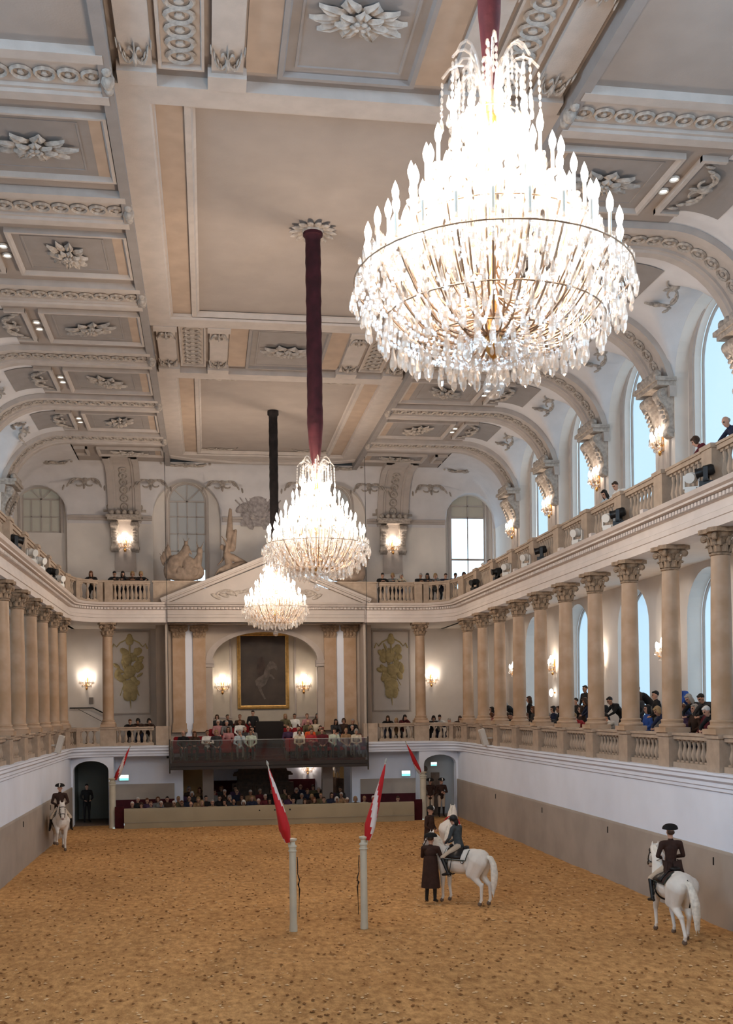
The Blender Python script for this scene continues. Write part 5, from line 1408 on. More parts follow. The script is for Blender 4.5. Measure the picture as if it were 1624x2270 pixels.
WALK = dict(fl=[(.46, .15, .86), (.62, .13, .50), (.58, .13, .17), (.63, .13, .05)], fr=[(.40, -.15, .86), (.34, -.13, .47), (.20, -.13, .16), (.24, -.13, .05)],
            hl=[(-.44, .17, .82), (-.84, .12, .53), (-.98, .10, .19), (-.93, .10, .05)], hr=[(-.34, -.17, .82), (-.60, -.14, .50), (-.52, -.14, .16), (-.46, -.14, .05)])
CANTER = dict(fl=[(.46, .15, .86), (.46, .13, .46), (.45, .13, .15), (.49, .13, .05)], fr=[(.52, -.15, .90), (.82, -.16, .70), (.72, -.17, .42), (.74, -.17, .30)],
              hl=[(-.40, .17, .82), (-.66, .14, .50), (-.56, .14, .16), (-.50, .14, .05)], hr=[(-.44, -.17, .82), (-.84, -.14, .55), (-.96, -.14, .24), (-.92, -.14, .13)])
def tail_mesh(side=0.0, L=1.0):
    pts = [(-.84, 0, 1.27), (-.95, .02 * side, 1.24), (-1.03, .05 * side, 1.08), (-1.06, .09 * side, .85), (-1.05, .12 * side, .6), (-1.03, .14 * side, 1.27 - .95 * L)]
    rr = [.055, .07, .085, .10, .085, .02]
    pr = [('c', pts[i], pts[i + 1], rr[i], rr[i + 1], 0) for i in range(5)]
    for k in range(9):
        a = k * .75; pr.append(('c', (pts[3][0] + .05 * math.cos(a), pts[3][1] + .06 * math.sin(a), .9), (pts[5][0] + .035 * math.cos(a), pts[5][1] + .045 * math.sin(a), pts[5][2] + .16 - .075 * (k % 4)), .036, .013, 0))
    return blob('tail', pr, .017, [M_HHAIR], 3)
def mane_mesh(neck, poll, side=1):
    a = Vector(neck) + Vector((-.12, 0, .20)); b_ = Vector(poll) + Vector((-.05, 0, .07)); pr = []
    for k in range(9):
        t = k / 8; p = a.lerp(b_, t) + Vector((-.03, side * .03, .09 * math.sin(PI * t) - .01)); q = p + Vector((-.02, side * .10, -.22 + .05 * math.sin(k * 2)))
        pr.append(('c', tuple(p), tuple(q), .038, .018, 0))
    pr.append(('c', tuple(b_ + Vector((.06, 0, .0))), tuple(b_ + Vector((.15, 0, -.16))), .03, .012, 0))
    return blob('mane', pr, .02, [M_HHAIR], 3)
def bridle(h, poll, muz):
    P0, M0 = Vector(poll), Vector(muz); d = (M0 - P0).normalized(); sd = d.cross(Vector((0, 0, 1))).normalized(); nr = sd.cross(d)
    mb = MB()
    def loop(c, r1, r2, r=.011):
        pts = [tuple(c + sd * r1 * math.cos(a) + nr * r2 * math.sin(a)) for a in [2 * PI * k / 16 for k in range(17)]]; mb.tube(pts, r, 5)
    L = (M0 - P0).length
    loop(P0 + d * (L * .70), .082, .086, .013); loop(P0 + d * .10, .104, .118)
    for s in (1, -1):
        mb.tube([tuple(P0 + sd * s * .085 - d * .02), tuple(P0 + d * .25 + sd * s * .098), tuple(P0 + d * (L * .72) + sd * s * .08), tuple(P0 + d * (L * .9) + sd * s * .06)], .012, 5)
        mb.lathe([(.03, -.006), (.04, -.006), (.04, .006), (.03, .006), (.03, -.006)], 10, 0, Matrix.Translation(P0 + d * (L * .9) + sd * s * .068) @ Matrix.Rotation(PI / 2, 4, 'X'))
    mb.build('bridle', M_LEATHER, h, 60)
    return P0 + d * (L * .9)
def saddle(h, pad_col=None, emblem=False):
    mb = MB(); P = []
    for k in range(13):
        a = -1.25 + 2.5 * k / 12; row = []
        for x, lift in ((.30, .0), (.05, -.01), (-.22, .0)):
            row.append((x - .10 * abs(math.sin(a)) * 0, .315 * math.sin(a), 1.06 + (.335 + lift) * math.cos(a) + (.02 if abs(a) > .6 else .05)))
        P.append(row)
    if pad_col:
        q = [[(x * 1.35 - .06, y * 1.02, z - .012) for x, y, z in row] for row in P]
        mp2 = MB(); mp2.grid(q); o = mp2.build('saddle_cloth', pad_col, h, 60)
        sol = o.modifiers.new('t', 'SOLIDIFY'); sol.thickness = .012
        mbb = MB()
        for row in (q[0], q[-1]): mbb.tube([(p[0], p[1] * 1.03, p[2]) for p in row], .012, 5)
        for idx in (0, -1): mbb.tube([(r_[idx][0], r_[idx][1] * 1.02, r_[idx][2] + .006) for r_ in q], .010, 5)
        mbb.build('piping', mat('dark_green_piping', (.015, .03, .025), .6), o, 60)
        if emblem:
            for s in (1, -1):
                me = MB(); me.lathe([(0, -.006), (.045, -.006), (.045, .006), (0, .006)], 12, 0, Matrix.Rotation(PI / 2, 4, 'X')); me.lathe([(0, -.01), (.022, -.01), (.022, .01), (0, .01)], 8, 1, Matrix.Rotation(PI / 2, 4, 'X'))
                me.build('emblem', [mat('emblem_dark', (.03, .035, .04), .6), M_WHITE], o, None, (-.27, s * .325, 1.13))
    mb.grid([[(x * .92, y * 1.05, z + .012) for x, y, z in row] for row in P]); o = mb.build('saddle_flap', M_LEATHER, h, 60); sol = o.modifiers.new('t', 'SOLIDIFY'); sol.thickness = .02
    mb = MB(); mb.ell((.02, 0, 1.44), (.26, .13, .05), 12, 6); mb.ell((-.2, 0, 1.48), (.07, .12, .05), 10, 6); mb.ell((.26, 0, 1.49), (.06, .08, .05), 10, 6); mb.build('seat', M_LEATHER, h, 60)
    mb = MB(); pts = [(.22, .30 * math.sin(a), 1.06 + .315 * math.cos(a)) for a in np.linspace(1.2, 2 * PI - 1.2, 14)]; mb.tube(pts, .02, 5); mb.build('girth', M_LEATHER, h, 60)
    for s in (1, -1):
        mb = MB(); mb.tube([(.06, s * .30, 1.25), (.10, s * .36, .86)], .010, 5); mb.tube([(.10 + .055 * math.cos(a), s * .37, .80 + .065 * math.sin(a)) for a in np.linspace(0, 2 * PI, 11)], .008, 5); mb.build('stirrup', M_BLACK, h, 60)
def horse(label, loc, rz, legs, poll, muz, neck=(.60, 0, 1.24), tail=0.0, mane=1, tack=True, pad=None, emblem=False, sc=1.0):
    me = blob('horse', horse_prims(legs, neck, muz, poll), .02, [M_HORSE, M_HNOSE, M_HOOF, M_EYE], 5)
    h = put('horse', me, None, loc, rz, None, sc); tag(h, label, 'horse', 'white horses in the arena')
    put('tail', tail_mesh(tail), h); put('mane', mane_mesh(neck, poll, mane), h)
    bit = bridle(h, poll, muz)
    if tack: saddle(h, pad, emblem)
    return h, bit
def bicorne(par, hed, pit, yw):
    """two-cornered hat, points to either side, pale trim up the front"""
    M_ = Matrix.Translation(hed) @ Euler((0, pit, yw)).to_matrix().to_4x4()
    mb = MB(); rows = []
    for k in range(17):
        t = -1 + 2 * k / 16; y = .175 * t; hgt = .115 * (1 - t * t) ** .6 + .022; w = .104 * (1 - t * t) ** .5 + .012; zb = .05 + .02 * t * t
        rows.append([(w, y, zb), (w * .95, y, zb + hgt * .55), (w * .25, y, zb + hgt), (-w * .25, y, zb + hgt), (-w * .95, y, zb + hgt * .55), (-w, y, zb), (w, y, zb)])
    mb.grid(rows); o = mb.build('bicorne_hat', mat('black_felt', (.010, .009, .009), .8), par, 60); o.matrix_local = M_
    mb = MB(); mb.tube([(.108, -.03, .06), (.112, -.02, .12), (.07, -.012, .175)], [.02, .026, .02], 6); mb.build('hat_trim', M_WHITE, o, 60)
    return o
def P_ride(hands=(.34, .09, .24)):
    return mirror(dict(pelvis=(0, 0, .10), waist=(.01, 0, .26), chest=(.0, 0, .50), neck=(.01, 0, .69), head=(.03, 0, .84), sh_l=(-.01, .20, .60), el_l=(.02, .285, .33), wr_l=hands, hf_l=(.8, -.4, 0), hu_l=(0, .5, 1), hs_l=(0, 0, 1),
                       hip_l=(.02, .12, .06), kn_l=(.34, .335, -.20), an_l=(.12, .375, -.62), toe_l=(.28, .40, -.65), boots=True, curl=1.0))
def rider(label, loc, rz, coat, trousers, hat='bicorne', J=None, tails=True, sc=1.0, glove=0):
    J = J or P_ride(); pr = human(J, True)
    me = blob('person', pr, .0125, [M_SKIN, coat, trousers, M_LEATHER, M_EYE, M_LIP], 3)
    o = put('person', me, None, loc, rz, None, sc); tag(o, label, 'person', 'riders and handlers')
    hd = Vector(J['head'])
    if hat == 'bicorne': bicorne(o, hd, J.get('pitch', 0), J.get('yaw', 0)); put('hair', hair_mesh('hair', hd, J.get('pitch', 0), J.get('yaw', 0), 'bald'), o).data.materials[0] = HAIRM[1]
    elif hat == 'helmet':
        mb = MB(); mb.ell(tuple(hd + Vector((-.015, 0, .045))), (.125, .105, .105), 16, 9); mb.ell(tuple(hd + Vector((.10, 0, .03))), (.07, .08, .014), 12, 6); hh = mb.build('riding_helmet', M_BLACK, o, 60)
        mb = MB(); mb.ell(tuple(hd + Vector((-.11, 0, -.06))), (.06, .065, .10), 10, 8); mb.build('hair', HAIRM[0], o, 60)
    if tails:
        mb = MB()
        pz = Vector(J['pelvis'])
        for s in (1, -1):
            mb.grid([[(pz.x - .10 - .05 * k, s * y, pz.z + .12 - .115 * k + .03 * (y > .1)) for y in (.0, .07, .14, .19)] for k in range(4)]); mb.grid([[(pz.x + .10 - .07 * k, s * (.165 + .012 * k), pz.z + .14 - .10 * k) for k in range(4)], [(pz.x - .14 - .03 * k, s * (.15 + .02 * k), pz.z + .12 - .10 * k) for k in range(4)]])
        q = mb.build('coat_tail', coat, o, 60); so = q.modifiers.new('t', 'SOLIDIFY'); so.thickness = .02
    return o
def reins(o, bit, hd, name='rein'):
    pass
# ------------------------------------------------------------------ horses and riders in the arena
def seat_of(loc, rz, sc, x=.02, z=1.40):
    v = Matrix.Rotation(rz, 4, 'Z') @ Vector((x * sc, 0, z * sc)); return (loc[0] + v.x, loc[1] + v.y, loc[2] + v.z)
def rein_pair(h, poll, muz, hz=(.34, .09, 1.62)):
    P0, M0 = Vector(poll), Vector(muz); d = (M0 - P0); b_ = P0 + d * .9; mb = MB()
    for s in (1, -1): mb.tube([(b_.x, s * .07, b_.z), (b_.x * .5 + hz[0] * .55, s * .12, (b_.z + hz[2]) / 2 - .03), (hz[0] + .02, s * hz[1], hz[2])], .008, 5)
    mb.build('reins', M_LEATHER, h, 60)
# right-hand horse, walking away
loc = (7.15, 21.85, 0); rz = math.radians(87)
h, _ = horse('white horse walking away along the right wall, tail swung to one side', loc, rz, WALK, (.98, 0, 1.78), (1.26, 0, 1.36), tail=-1.0, pad=M_BROWNC)
mb = MB(); mb.tube([(-.80, .0, 1.36), (-.98, -.05, 1.2), (-1.0, -.03, .95), (-.96, -.0, .78)], [.014, .02, .022, .014], 6); mb.build('crupper_strap', M_LEATHER, h, 60)
rein_pair(h, (.98, 0, 1.78), (1.26, 0, 1.36))
rider('rider in dark brown tailcoat and bicorne seen from behind on the walking horse', seat_of(loc, rz, 1), rz, M_BROWNC, M_BREECH)
# horse held in the middle, side on
loc = (3.60, 26.62, 0); rz = math.radians(134)
h, _ = horse('white horse standing side-on with white saddle cloth, held by the handler', loc, rz, STAND, (.92, 0, 1.72), (1.17, 0, 1.33), tail=.3, pad=M_WHITE, emblem=True, sc=.97)
J = P_ride((.40, .07, .16)); J.update(waist=(.04, 0, .26), chest=(.10, 0, .49), neck=(.15, 0, .67), head=(.19, 0, .80), pitch=.35); J['sh_l'] = (.09, .19, .59); J['sh_r'] = (.09, -.19, .59); J['el_l'] = (.14, .27, .34); J['el_r'] = (.14, -.27, .34)
rider('rider in slate grey jacket and black helmet on the held horse', seat_of(loc, rz, .97), rz, M_GREYJ, M_BREECH, 'helmet', J, False, .94)
# handler on foot in a long coat
J = P_stand(0); J.update(el_l=(.16, .27, 1.16), wr_l=(.36, .20, 1.28), hf_l=(.8, -.2, .4), el_r=(.10, -.27, 1.14), wr_r=(.30, -.18, 1.02), hf_r=(1, .2, 0), boots=True, curl=1.1, pitch=.15)
pr = human(J, True)
me = blob('person', pr, .0125, [M_SKIN, M_BROWNC, M_LEATHER, M_LEATHER, M_EYE, M_LIP], 3)
o = put('person', me, None, (2.86, 26.75, 0), math.radians(62)); tag(o, 'standing handler in long dark brown coat, bicorne and black boots holding the horse', 'person', 'riders and handlers')
mb = MB(); rows = []
for k in range(10):
    t = k / 9; z = 1.22 - .82 * t; r = .165 + .075 * t; rows.append([(r * .82 * math.cos(a) - .01, r * math.sin(a) * 1.05, z) for a in [2 * PI * q / 20 for q in range(21)]])
mb.grid(rows); q = mb.build('coat_skirt', M_BROWNC, o, 60)
bicorne(o, J['head'], .15, .5); put('hair', hair_mesh('hair', J['head'], .15, 0, 'short'), o).data.materials[0] = HAIRM[1]
# horse behind, seen from the rear, red ribbon across its back
loc = (4.98, 33.6, 0); rz = math.radians(73)
h, _ = horse('white horse seen from behind with red ribbon round its neck', loc, rz, STAND, (1.00, 0, 1.66), (1.34, 0, 1.36), tail=.6, tack=False, sc=1.0)
mb = MB(); mb.tube([(.42 + .10 * math.cos(a), .268 * math.cos(a), 1.14 + .31 * math.sin(a)) for a in np.linspace(0, 2 * PI, 25)], .026, 6); mb.build('red_ribbon', M_FRED, h, 60)
J = P_stand(0); J.update(boots=True, curl=.9)
me = blob('person', human(J, True), .014, [M_SKIN, M_BROWNC, M_LEATHER, M_LEATHER, M_EYE, M_LIP], 3)
o = put('person', me, None, (4.42, 34.3, 0), math.radians(-40)); tag(o, 'handler in dark coat and bicorne standing beside the ribboned horse', 'person', 'riders and handlers'); bicorne(o, J['head'], .2, .2)
mb = MB(); mb.grid([[( (.165 + .06 * k / 5) * .85 * math.cos(a) - .01, (.165 + .06 * k / 5) * 1.05 * math.sin(a), 1.2 - .14 * k) for a in [2 * PI * q / 16 for q in range(17)]] for k in range(6)]); mb.build('coat_skirt', M_BROWNC, o, 60)
# left-hand horse, coming on at a canter
loc = (-8.0, 39.7, 0.0); rz = math.radians(-78); loc = (-8.1, 40.05, 0)
h, _ = horse('white horse cantering towards the viewer along the left wall', loc, rz, CANTER, (.96, 0, 1.70), (1.14, 0, 1.24), tail=.5, pad=M_WHITE)
rein_pair(h, (.96, 0, 1.70), (1.14, 0, 1.24))
rider('rider in dark brown tailcoat and trimmed bicorne facing the viewer at the left wall', seat_of(loc, rz, 1), rz, M_BROWNC, M_BREECH)
# two riders on foot in the right-hand doorway, standing on the step
for i, (x, rz_, v) in enumerate(((7.28, -100, 0), (7.80, -85, 2))):
    J = P_stand(v); J.update(boots=True); me = blob('person', human(J, True), .014, [M_SKIN, M_BROWNC, M_BREECH, M_LEATHER, M_EYE, M_LIP], 3)
    o = put('person', me, None, (x, 47.75, .0), math.radians(rz_)); tag(o, 'uniformed rider on foot in the right doorway, %s' % ('beside the flag post' if i == 0 else 'arms folded, nearer the wall'), 'person', 'riders and handlers'); bicorne(o, J['head'], J['pitch'], J.get('yaw', 0))
# dark figure in the left doorway
spectator('stand', 0, -8.2, 49.6, 0, math.radians(-70), 'black', 0, 'short', 'dark figure standing inside the left-hand doorway', None, 'black')
# horse and rider display figure under the balcony
t = thing('display_figure', 'small white horse display figure with dark rider in the ochre opening under the balcony', 'display', (3.42, 51.9, 1.62), math.radians(105))
me = blob('horse_figure', horse_prims(STAND, (.60, 0, 1.24), (1.3, 0, 1.4), (1.0, 0, 1.78)), .035, [M_HORSE, M_HNOSE, M_HOOF, M_EYE], 4); put('horse_figure', me, t, scale=.42)
me = blob('rider_figure', human(P_ride()), .035, [M_SKIN, CLO['black'], M_BREECH, M_LEATHER, M_EYE, M_LIP], 2); put('rider_figure', me, t, (0, 0, 1.40 * .42), scale=.42)
mb = MB(); mb.box(-.6, .6, -.2, .2, -1.45, 0); mb.build('pedestal', M_WOODD, t)

# ------------------------------------------------------------------ spectators
rp = random.Random(21)
def crowd(pts, poses, hz, face, tops, where, group, clk, hairs=None, start='left', zfix=None, jit=.15):
    n = len(pts)
    for i, (x, y, z) in enumerate(pts):
        pose, v = poses[i % len(poses)]; top = tops[i % len(tops)]
        hi = (hairs[i] if hairs else rp.randrange(6)); st = rp.choice(['short', 'short', 'long', 'bob'])
        if hi >= 4: st = rp.choice(['short', 'bald', 'bob'])
        zz = (zfix if zfix is not None else z - hz[pose])
        lab = '%s-haired spectator in %s, %s from the left %s' % (HN[hi], top, ORD[i] if i < 20 else 'one', where)
        spectator(pose, v, x, y, zz, face + rp.uniform(-jit, jit), top, hi, st, lab, group)
HZ = dict(sit=1.24, lean=1.30, stand=1.63)
S_ = [('sit', 0), ('sit', 2), ('sit', 1), ('sit', 0), ('sit', 3)]
FACE = -PI / 2
bal1 = [(-3.83, 48.45, 0), (-3.33, 48.45, 0), (-2.77, 48.45, 0), (-2.37, 48.45, 0), (-1.32, 48.45, 0), (-0.81, 48.45, 0), (1.4, 48.45, 0), (1.92, 48.45, 0), (2.42, 48.45, 0), (2.98, 48.45, 0), (3.52, 48.45, 0), (4.0, 48.45, 0)]
crowd(bal1, S_, HZ, FACE, ['black', 'dark brown', 'white', 'charcoal', 'light blue', 'pale green', 'cream', 'red', 'maroon', 'pale green', 'tan', 'cream'], 'in front row behind balcony glass', 'balcony spectators', 0, [5, 2, 1, 3, 4, 1, 1, 0, 1, 0, 3, 4], zfix=2.78)
bal2 = [(-1.8, 49.4, 0), (-1.05, 49.4, 0), (-0.72, 49.4, 0), (0.94, 49.4, 0), (1.42, 49.4, 0), (1.97, 49.4, 0), (2.45, 49.4, 0), (3.94, 49.4, 0)]
crowd(bal2, [('sit', 0), ('sit', 1), ('sit', 3)], HZ, FACE, ['pink', 'charcoal', 'grey', 'purple', 'white', 'orange', 'olive', 'black'], 'in the second balcony row', 'balcony spectators', 0, [1, 4, 0, 4, 1, 3, 1, 4], zfix=2.90)
bal3 = [(-2.26, 50.35, 0), (-1.86, 50.35, 0), (-1.25, 50.35, 0), (1.95, 50.35, 0), (2.3, 50.3, 0), (3.2, 49.98, 0), (3.62, 49.98, 0), (4.02, 49.98, 0)]
crowd(bal3, [('sit', 0), ('sit', 2)], HZ, FACE, ['pink', 'grey', 'white', 'olive', 'cream', 'charcoal', 'dark brown', 'black'], 'in the third balcony row', 'balcony spectators', 0, [5, 4, 2, 4, 1, 0, 1, 4], zfix=3.22)
bal4 = [(-2.29, 51.25, 0), (-1.8, 51.25, 0), (-1.22, 51.25, 0), (0.95, 51.25, 0), (1.4, 51.25, 0), (2.0, 51.25, 0), (2.5, 51.25, 0)]
crowd(bal4, [('sit', 0), ('sit', 1)], HZ, FACE, ['charcoal', 'black', 'dark brown', 'olive', 'white', 'pink', 'black'], 'in the back row of the balcony', 'balcony spectators', 0, [1, 0, 2, 3, 0, 2, 0], zfix=3.46)
spectator('stand', 0, -.64, 50.2, 3.24, FACE, 'black', 0, 'short', 'usher in black standing in the balcony aisle below the painting', 'balcony spectators', 'black')
# red seats
mb = MB(); mb.box(-.24, .24, -.24, .24, .36, .48); CUSH = mb.mesh('seat_cushion', M_RED)
mb = MB(); mb.prism([(-.25, .3), (.25, .3), (.25, .86), (.18, .92), (-.18, .92), (-.25, .86)], -.32, -.24); BACKM = mb.mesh('seat_back', M_RED)
mb = MB(); mb.box(-.25, -.21, -.3, .2, 0, .36); mb.box(.21, .25, -.3, .2, 0, .36); SLEG = mb.mesh('seat_frame', M_WOODD)
def red_seat(x, y, z, label):
    t = thing('theatre_seat', label, 'seat', (x, y, z), PI, 'red balcony seats'); put('seat_cushion', CUSH, t); put('seat_back', BACKM, t); put('seat_frame', SLEG, t)
rows = [(48.42, 2.78, 'front row'), (49.37, 2.90, 'second row'), (50.32, 3.22, 'third row'), (51.22, 3.44, 'back row')]
for ri, (yy, zz, rn) in enumerate(rows):
    xs_l = [-4.05 + .53 * k for k in range(7)] if ri < 2 else [-2.45 + .53 * k for k in range(4)]
    xs_r = [1.0 + .53 * k for k in range(7)] if ri < 2 else [.95 + .53 * k for k in range(4)]
    for side, xs2 in (('left', xs_l), ('right', xs_r)):
        for k, x in enumerate(xs2): red_seat(x, yy, zz, 'red velvet balcony seat, %s, %s from the left in the %s block' % (rn, ORD[k], side))
# ground-floor audience behind the barrier
dark = ['black', 'navy', 'charcoal', 'dark brown', 'purple', 'maroon', 'black', 'olive', 'grey', 'navy', 'dark brown', 'black', 'tan']
gr = [(47.55, -.28, [-6.05, -5.6, -5.2, -4.75, -4.3, -3.95, -3.5, -3.05, -2.6, -2.1, -1.7, -1.2, -.6, -.1, .45, .95, 1.5, 1.95, 2.4], 'first'), (48.45, -.16, [-5.9, -5.4, -5.0, -4.6, -4.1, -3.6, -3.2, -2.8, -2.3, -1.8, -1.3, -.8, -.2, .3, .9, 1.4, 1.9, 2.3, 2.85, 3.3], 'second'), (49.75, .0, [-3.9, -3.45, -3.0, -2.5, -2.0, -1.4, -.9, -.4, .2, .8, 1.3, 1.8, 2.4, 2.9, 3.4], 'third'), (50.7, .10, [-3.7, -3.2, -2.6, -2.1, -1.5, 1.6, 2.2, 2.7], 'fourth')]
for yy, zz, xs2, rn in gr:
    crowd([(x + rp.uniform(-.06, .06), yy, 0) for x in xs2], S_, HZ, FACE, rp.sample(dark, len(dark)), 'in the %s row behind the barrier' % rn, 'ground-floor audience', 0, zfix=zz)
crowd([(2.95, 47.55, 0), (3.4, 47.55, 0), (3.8, 47.55, 0), (4.2, 47.55, 0), (4.6, 47.55, 0)], S_, HZ, FACE, ['tan', 'white', 'dark brown', 'cream', 'black'], 'at right end behind barrier', 'ground-floor audience', 0, zfix=-.28)
spectator('sit', 2, 5.72, 47.6, -.28, FACE, 'dark brown', 1, 'short', 'lone child at the right end of the barrier audience', 'ground-floor audience')
# lower gallery, far side
LE = [('lean', 0), ('lean', 2), ('lean', 1)]
RAILY = 49.70
crowd([(-6.26, RAILY, 4.54), (-5.86, RAILY, 4.57), (-5.41, RAILY, 4.56)], LE, HZ, FACE, ['black', 'dark brown', 'dark brown'], 'between the far left column and balcony', 'lower gallery spectators', 0, [2, 0, 0])
crowd([(5.69, RAILY, 4.54), (6.08, RAILY, 4.43), (6.47, RAILY, 4.57)], LE, HZ, FACE, ['black', 'tan', 'maroon'], 'between the balcony and far right column', 'lower gallery spectators', 0, [1, 3, 0])
crowd([(7.87, RAILY, 4.51), (8.2, RAILY + .05, 4.55), (8.62, 49.55, 4.39), (9.0, 49.1, 4.49)], LE, HZ, FACE - .1, ['charcoal', 'white', 'navy', 'dark brown'], 'in far right corner of lower gallery', 'lower gallery spectators', 0, [0, 0, 4, 1])
crowd([(-9.55, 44.73, 4.7), (-9.55, 47.3, 4.71)], LE, HZ, 0, ['navy', 'dark brown'], 'leaning out past the left columns', 'lower gallery spectators', 0, [0, 1])
# lower gallery, right side: rail row, second and third tiers
lowR1 = [(45.9, 4.62, 'charcoal', 0), (45.3, 4.5, 'black', 5), (44.85, 4.7, 'red', 2), (43.25, 4.57, 'dark brown', 0), (42.5, 4.62, 'tan', 1), (41.95, 4.53, 'black', 0), (39.75, 4.6, 'dark brown', 2), (38.1, 4.62, 'white', 5), (37.1, 4.68, 'charcoal', 4), (34.9, 4.62, 'dark brown', 2), (34.3, 4.58, 'red', 3), (32.35, 4.65, 'black', 0), (31.45, 4.65, 'white', 0), (29.9, 4.62, 'grey', 4), (27.3, 4.84, 'navy', 3), (26.5, 4.7, 'purple', 1), (24.45, 4.9, 'black', 5), (23.5, 4.9, 'dark brown', 2), (22.4, 4.8, 'olive', 1)]
for i, (y, z, top, hi) in enumerate(lowR1):
    pose = ('lean', i % 3)
    if z > 4.8: pose = ('stand', 1)
    zz = z - (HZ['lean'] if pose[0] == 'lean' else 1.49)
    zz = 3.35
    spectator(pose[0], pose[1], 9.62, y, zz, PI + rp.uniform(-.3, .3), top, hi, 'short' if hi in (0, 4, 5) else rp.choice(['long', 'bob', 'short']), '%s-haired spectator in %s leaning on right rail, %s from far end' % (HN[hi], top, ORD[i]), 'lower gallery spectators')
lowR2 = [(46.9, 'maroon', 0, 'sit'), (43.74, 'black', 4, 'stand'), (41.29, 'black', 1, 'stand'), (40.7, 'charcoal', 2, 'sit'), (38.25, 'navy', 0, 'sit'), (37.6, 'black', 1, 'sit'), (35.26, 'dark brown', 1, 'sit'), (33.0, 'charcoal', 0, 'sit'), (30.4, 'charcoal', 1, 'stand'), (29.65, 'blue', 0, 'sit'), (29.1, 'black', 0, 'stand'), (27.3, 'purple', 2, 'sit'), (26.6, 'dark brown', 4, 'sit'), (25.9, 'maroon', 0, 'sit'), (24.66, 'charcoal', 0, 'sit'), (23.6, 'black', 1, 'stand')]
for i, (y, top, hi, pose) in enumerate(lowR2):
    spectator(pose, 0 if pose == 'sit' else i % 2, 10.05, y, ZF + .32, PI + rp.uniform(-.3, .3), top, hi, rp.choice(['short', 'long', 'bob']), '%s-haired spectator in %s, second tier behind right columns, %s from far end' % (HN[hi], top, ORD[i]), 'lower gallery spectators')
lowR4 = [(31.9, 'charcoal', 1, 'sit'), (27.9, 'navy', 0, 'stand'), (27.0, 'black', 4, 'stand'), (26.3, 'charcoal', 0, 'stand'), (25.0, 'black', 1, 'stand'), (24.3, 'navy', 2, 'stand'), (23.2, 'dark brown', 0, 'stand'), (22.6, 'charcoal', 1, 'sit'), (32.6, 'black', 0, 'stand'), (34.8, 'navy', 1, 'stand')]
for i, (y, top, hi, pose) in enumerate(sorted(lowR4, reverse=True)):
    spectator(pose, 1 if pose == 'stand' else 0, 10.35 if pose == 'stand' else 10.7, y, ZF + (.32 if pose == 'stand' else .64), PI + rp.uniform(-.4, .4), top, hi, rp.choice(['short', 'long']), '%s-haired spectator in %s, in the crowd behind right columns, %s from far end' % (HN[hi], top, ORD[i]), 'lower gallery spectators')
lowR3 = [(37.0, 'black', 0, 'sit', 2), (36.4, 'black', 0, 'stand', 0), (30.9, 'black', 1, 'stand', 1), (28.2, 'blue', 4, 'stand', 1), (25.9, 'black', 1, 'stand', 0), (24.2, 'dark brown', 1, 'sit', 0)]
for i, (y, top, hi, pose, v) in enumerate(lowR3):
    spectator(pose, v, 10.6, y, ZF + .64, PI + rp.uniform(-.4, .4), top, hi, 'short', '%s-haired spectator in %s, top tier by right windows, %s from far end' % (HN[hi], top, ORD[i]), 'lower gallery spectators')
# upper gallery: a low wooden step runs behind the rail
mb = MB(); mb.box(-9.0, 9.2, 49.3, 50.4, ZE1 - .01, ZE1 + .10); mb.box(9.25, 10.1, 20, 46, ZE1 - .01, ZE1 + .08)
struct(mb.build('floor_step', M_WOODB), 'low wooden step behind the upper rails')
spectator('stand', 1, 9.62, 23.3, ZE1 + .22, PI + .1, 'navy', 4, 'bald', 'bald man in dark jacket leaning over the upper right rail', 'upper gallery spectators')
spectator('stand', 1, 9.6, 24.7, ZE1 + .16, PI - .5, 'maroon', 1, 'bob', 'person in crimson jacket bending over the upper right rail', 'upper gallery spectators')
spectator('stand', 1, 9.6, 31.1, ZE1 + .08, PI + .4, 'light blue', 0, 'long', 'dark-haired person in pale shirt at the upper right rail', 'upper gallery spectators')
spectator('stand', 1, 9.6, 30.15, ZE1 + .14, PI + .3, 'white', 1, 'short', 'brown-haired person in white shirt with strap at the upper right rail', 'upper gallery spectators')
spectator('lean', 0, 9.4, 44.0, ZE1, PI + .2, 'navy', 1, 'short', 'person in navy bending over the upper rail near the far right window', 'upper gallery spectators')
spectator('lean', 2, 9.4, 45.0, ZE1, PI, 'light blue', 5, 'short', 'white-haired person in light blue near the far right window rail', 'upper gallery spectators')
crowd([(5.49, RAILY, 10.98), (5.99, RAILY, 11.15), (6.38, RAILY, 10.98), (7.3, RAILY, 11.16), (7.67, RAILY, 11.16), (8.06, RAILY, 10.99), (8.5, RAILY, 11.21), (8.95, RAILY - .2, 11.3), (9.3, 49.2, 11.35)], LE, HZ, FACE, ['black', 'grey', 'cream', 'black', 'charcoal', 'grey', 'navy', 'navy', 'blue'], 'on far upper gallery right of pediment', 'upper gallery spectators', 0, [0, 3, 4, 4, 0, 3, 1, 0, 1], zfix=ZE1 + .10)
crowd([(-7.88, RAILY, 11.21), (-6.85, RAILY, 11.11), (-6.45, RAILY, 11.07), (-6.06, RAILY, 10.97), (-5.68, RAILY, 10.98)], LE, HZ, FACE, ['black', 'black', 'charcoal', 'dark brown', 'black'], 'on far upper gallery left of pediment', 'upper gallery spectators', 0, [2, 0, 0, 3, 3], zfix=ZE1 + .10)
spectator('lean', 1, -9.4, 36.9, ZE1, .1, 'maroon', 1, 'long', 'person in maroon at the upper left rail beside the lamp', 'upper gallery spectators')
spectator('lean', 0, -9.4, 35.5, ZE1, -.1, 'light blue', 0, 'short', 'person in pale blue at the upper left rail, half cut by the frame', 'upper gallery spectators')
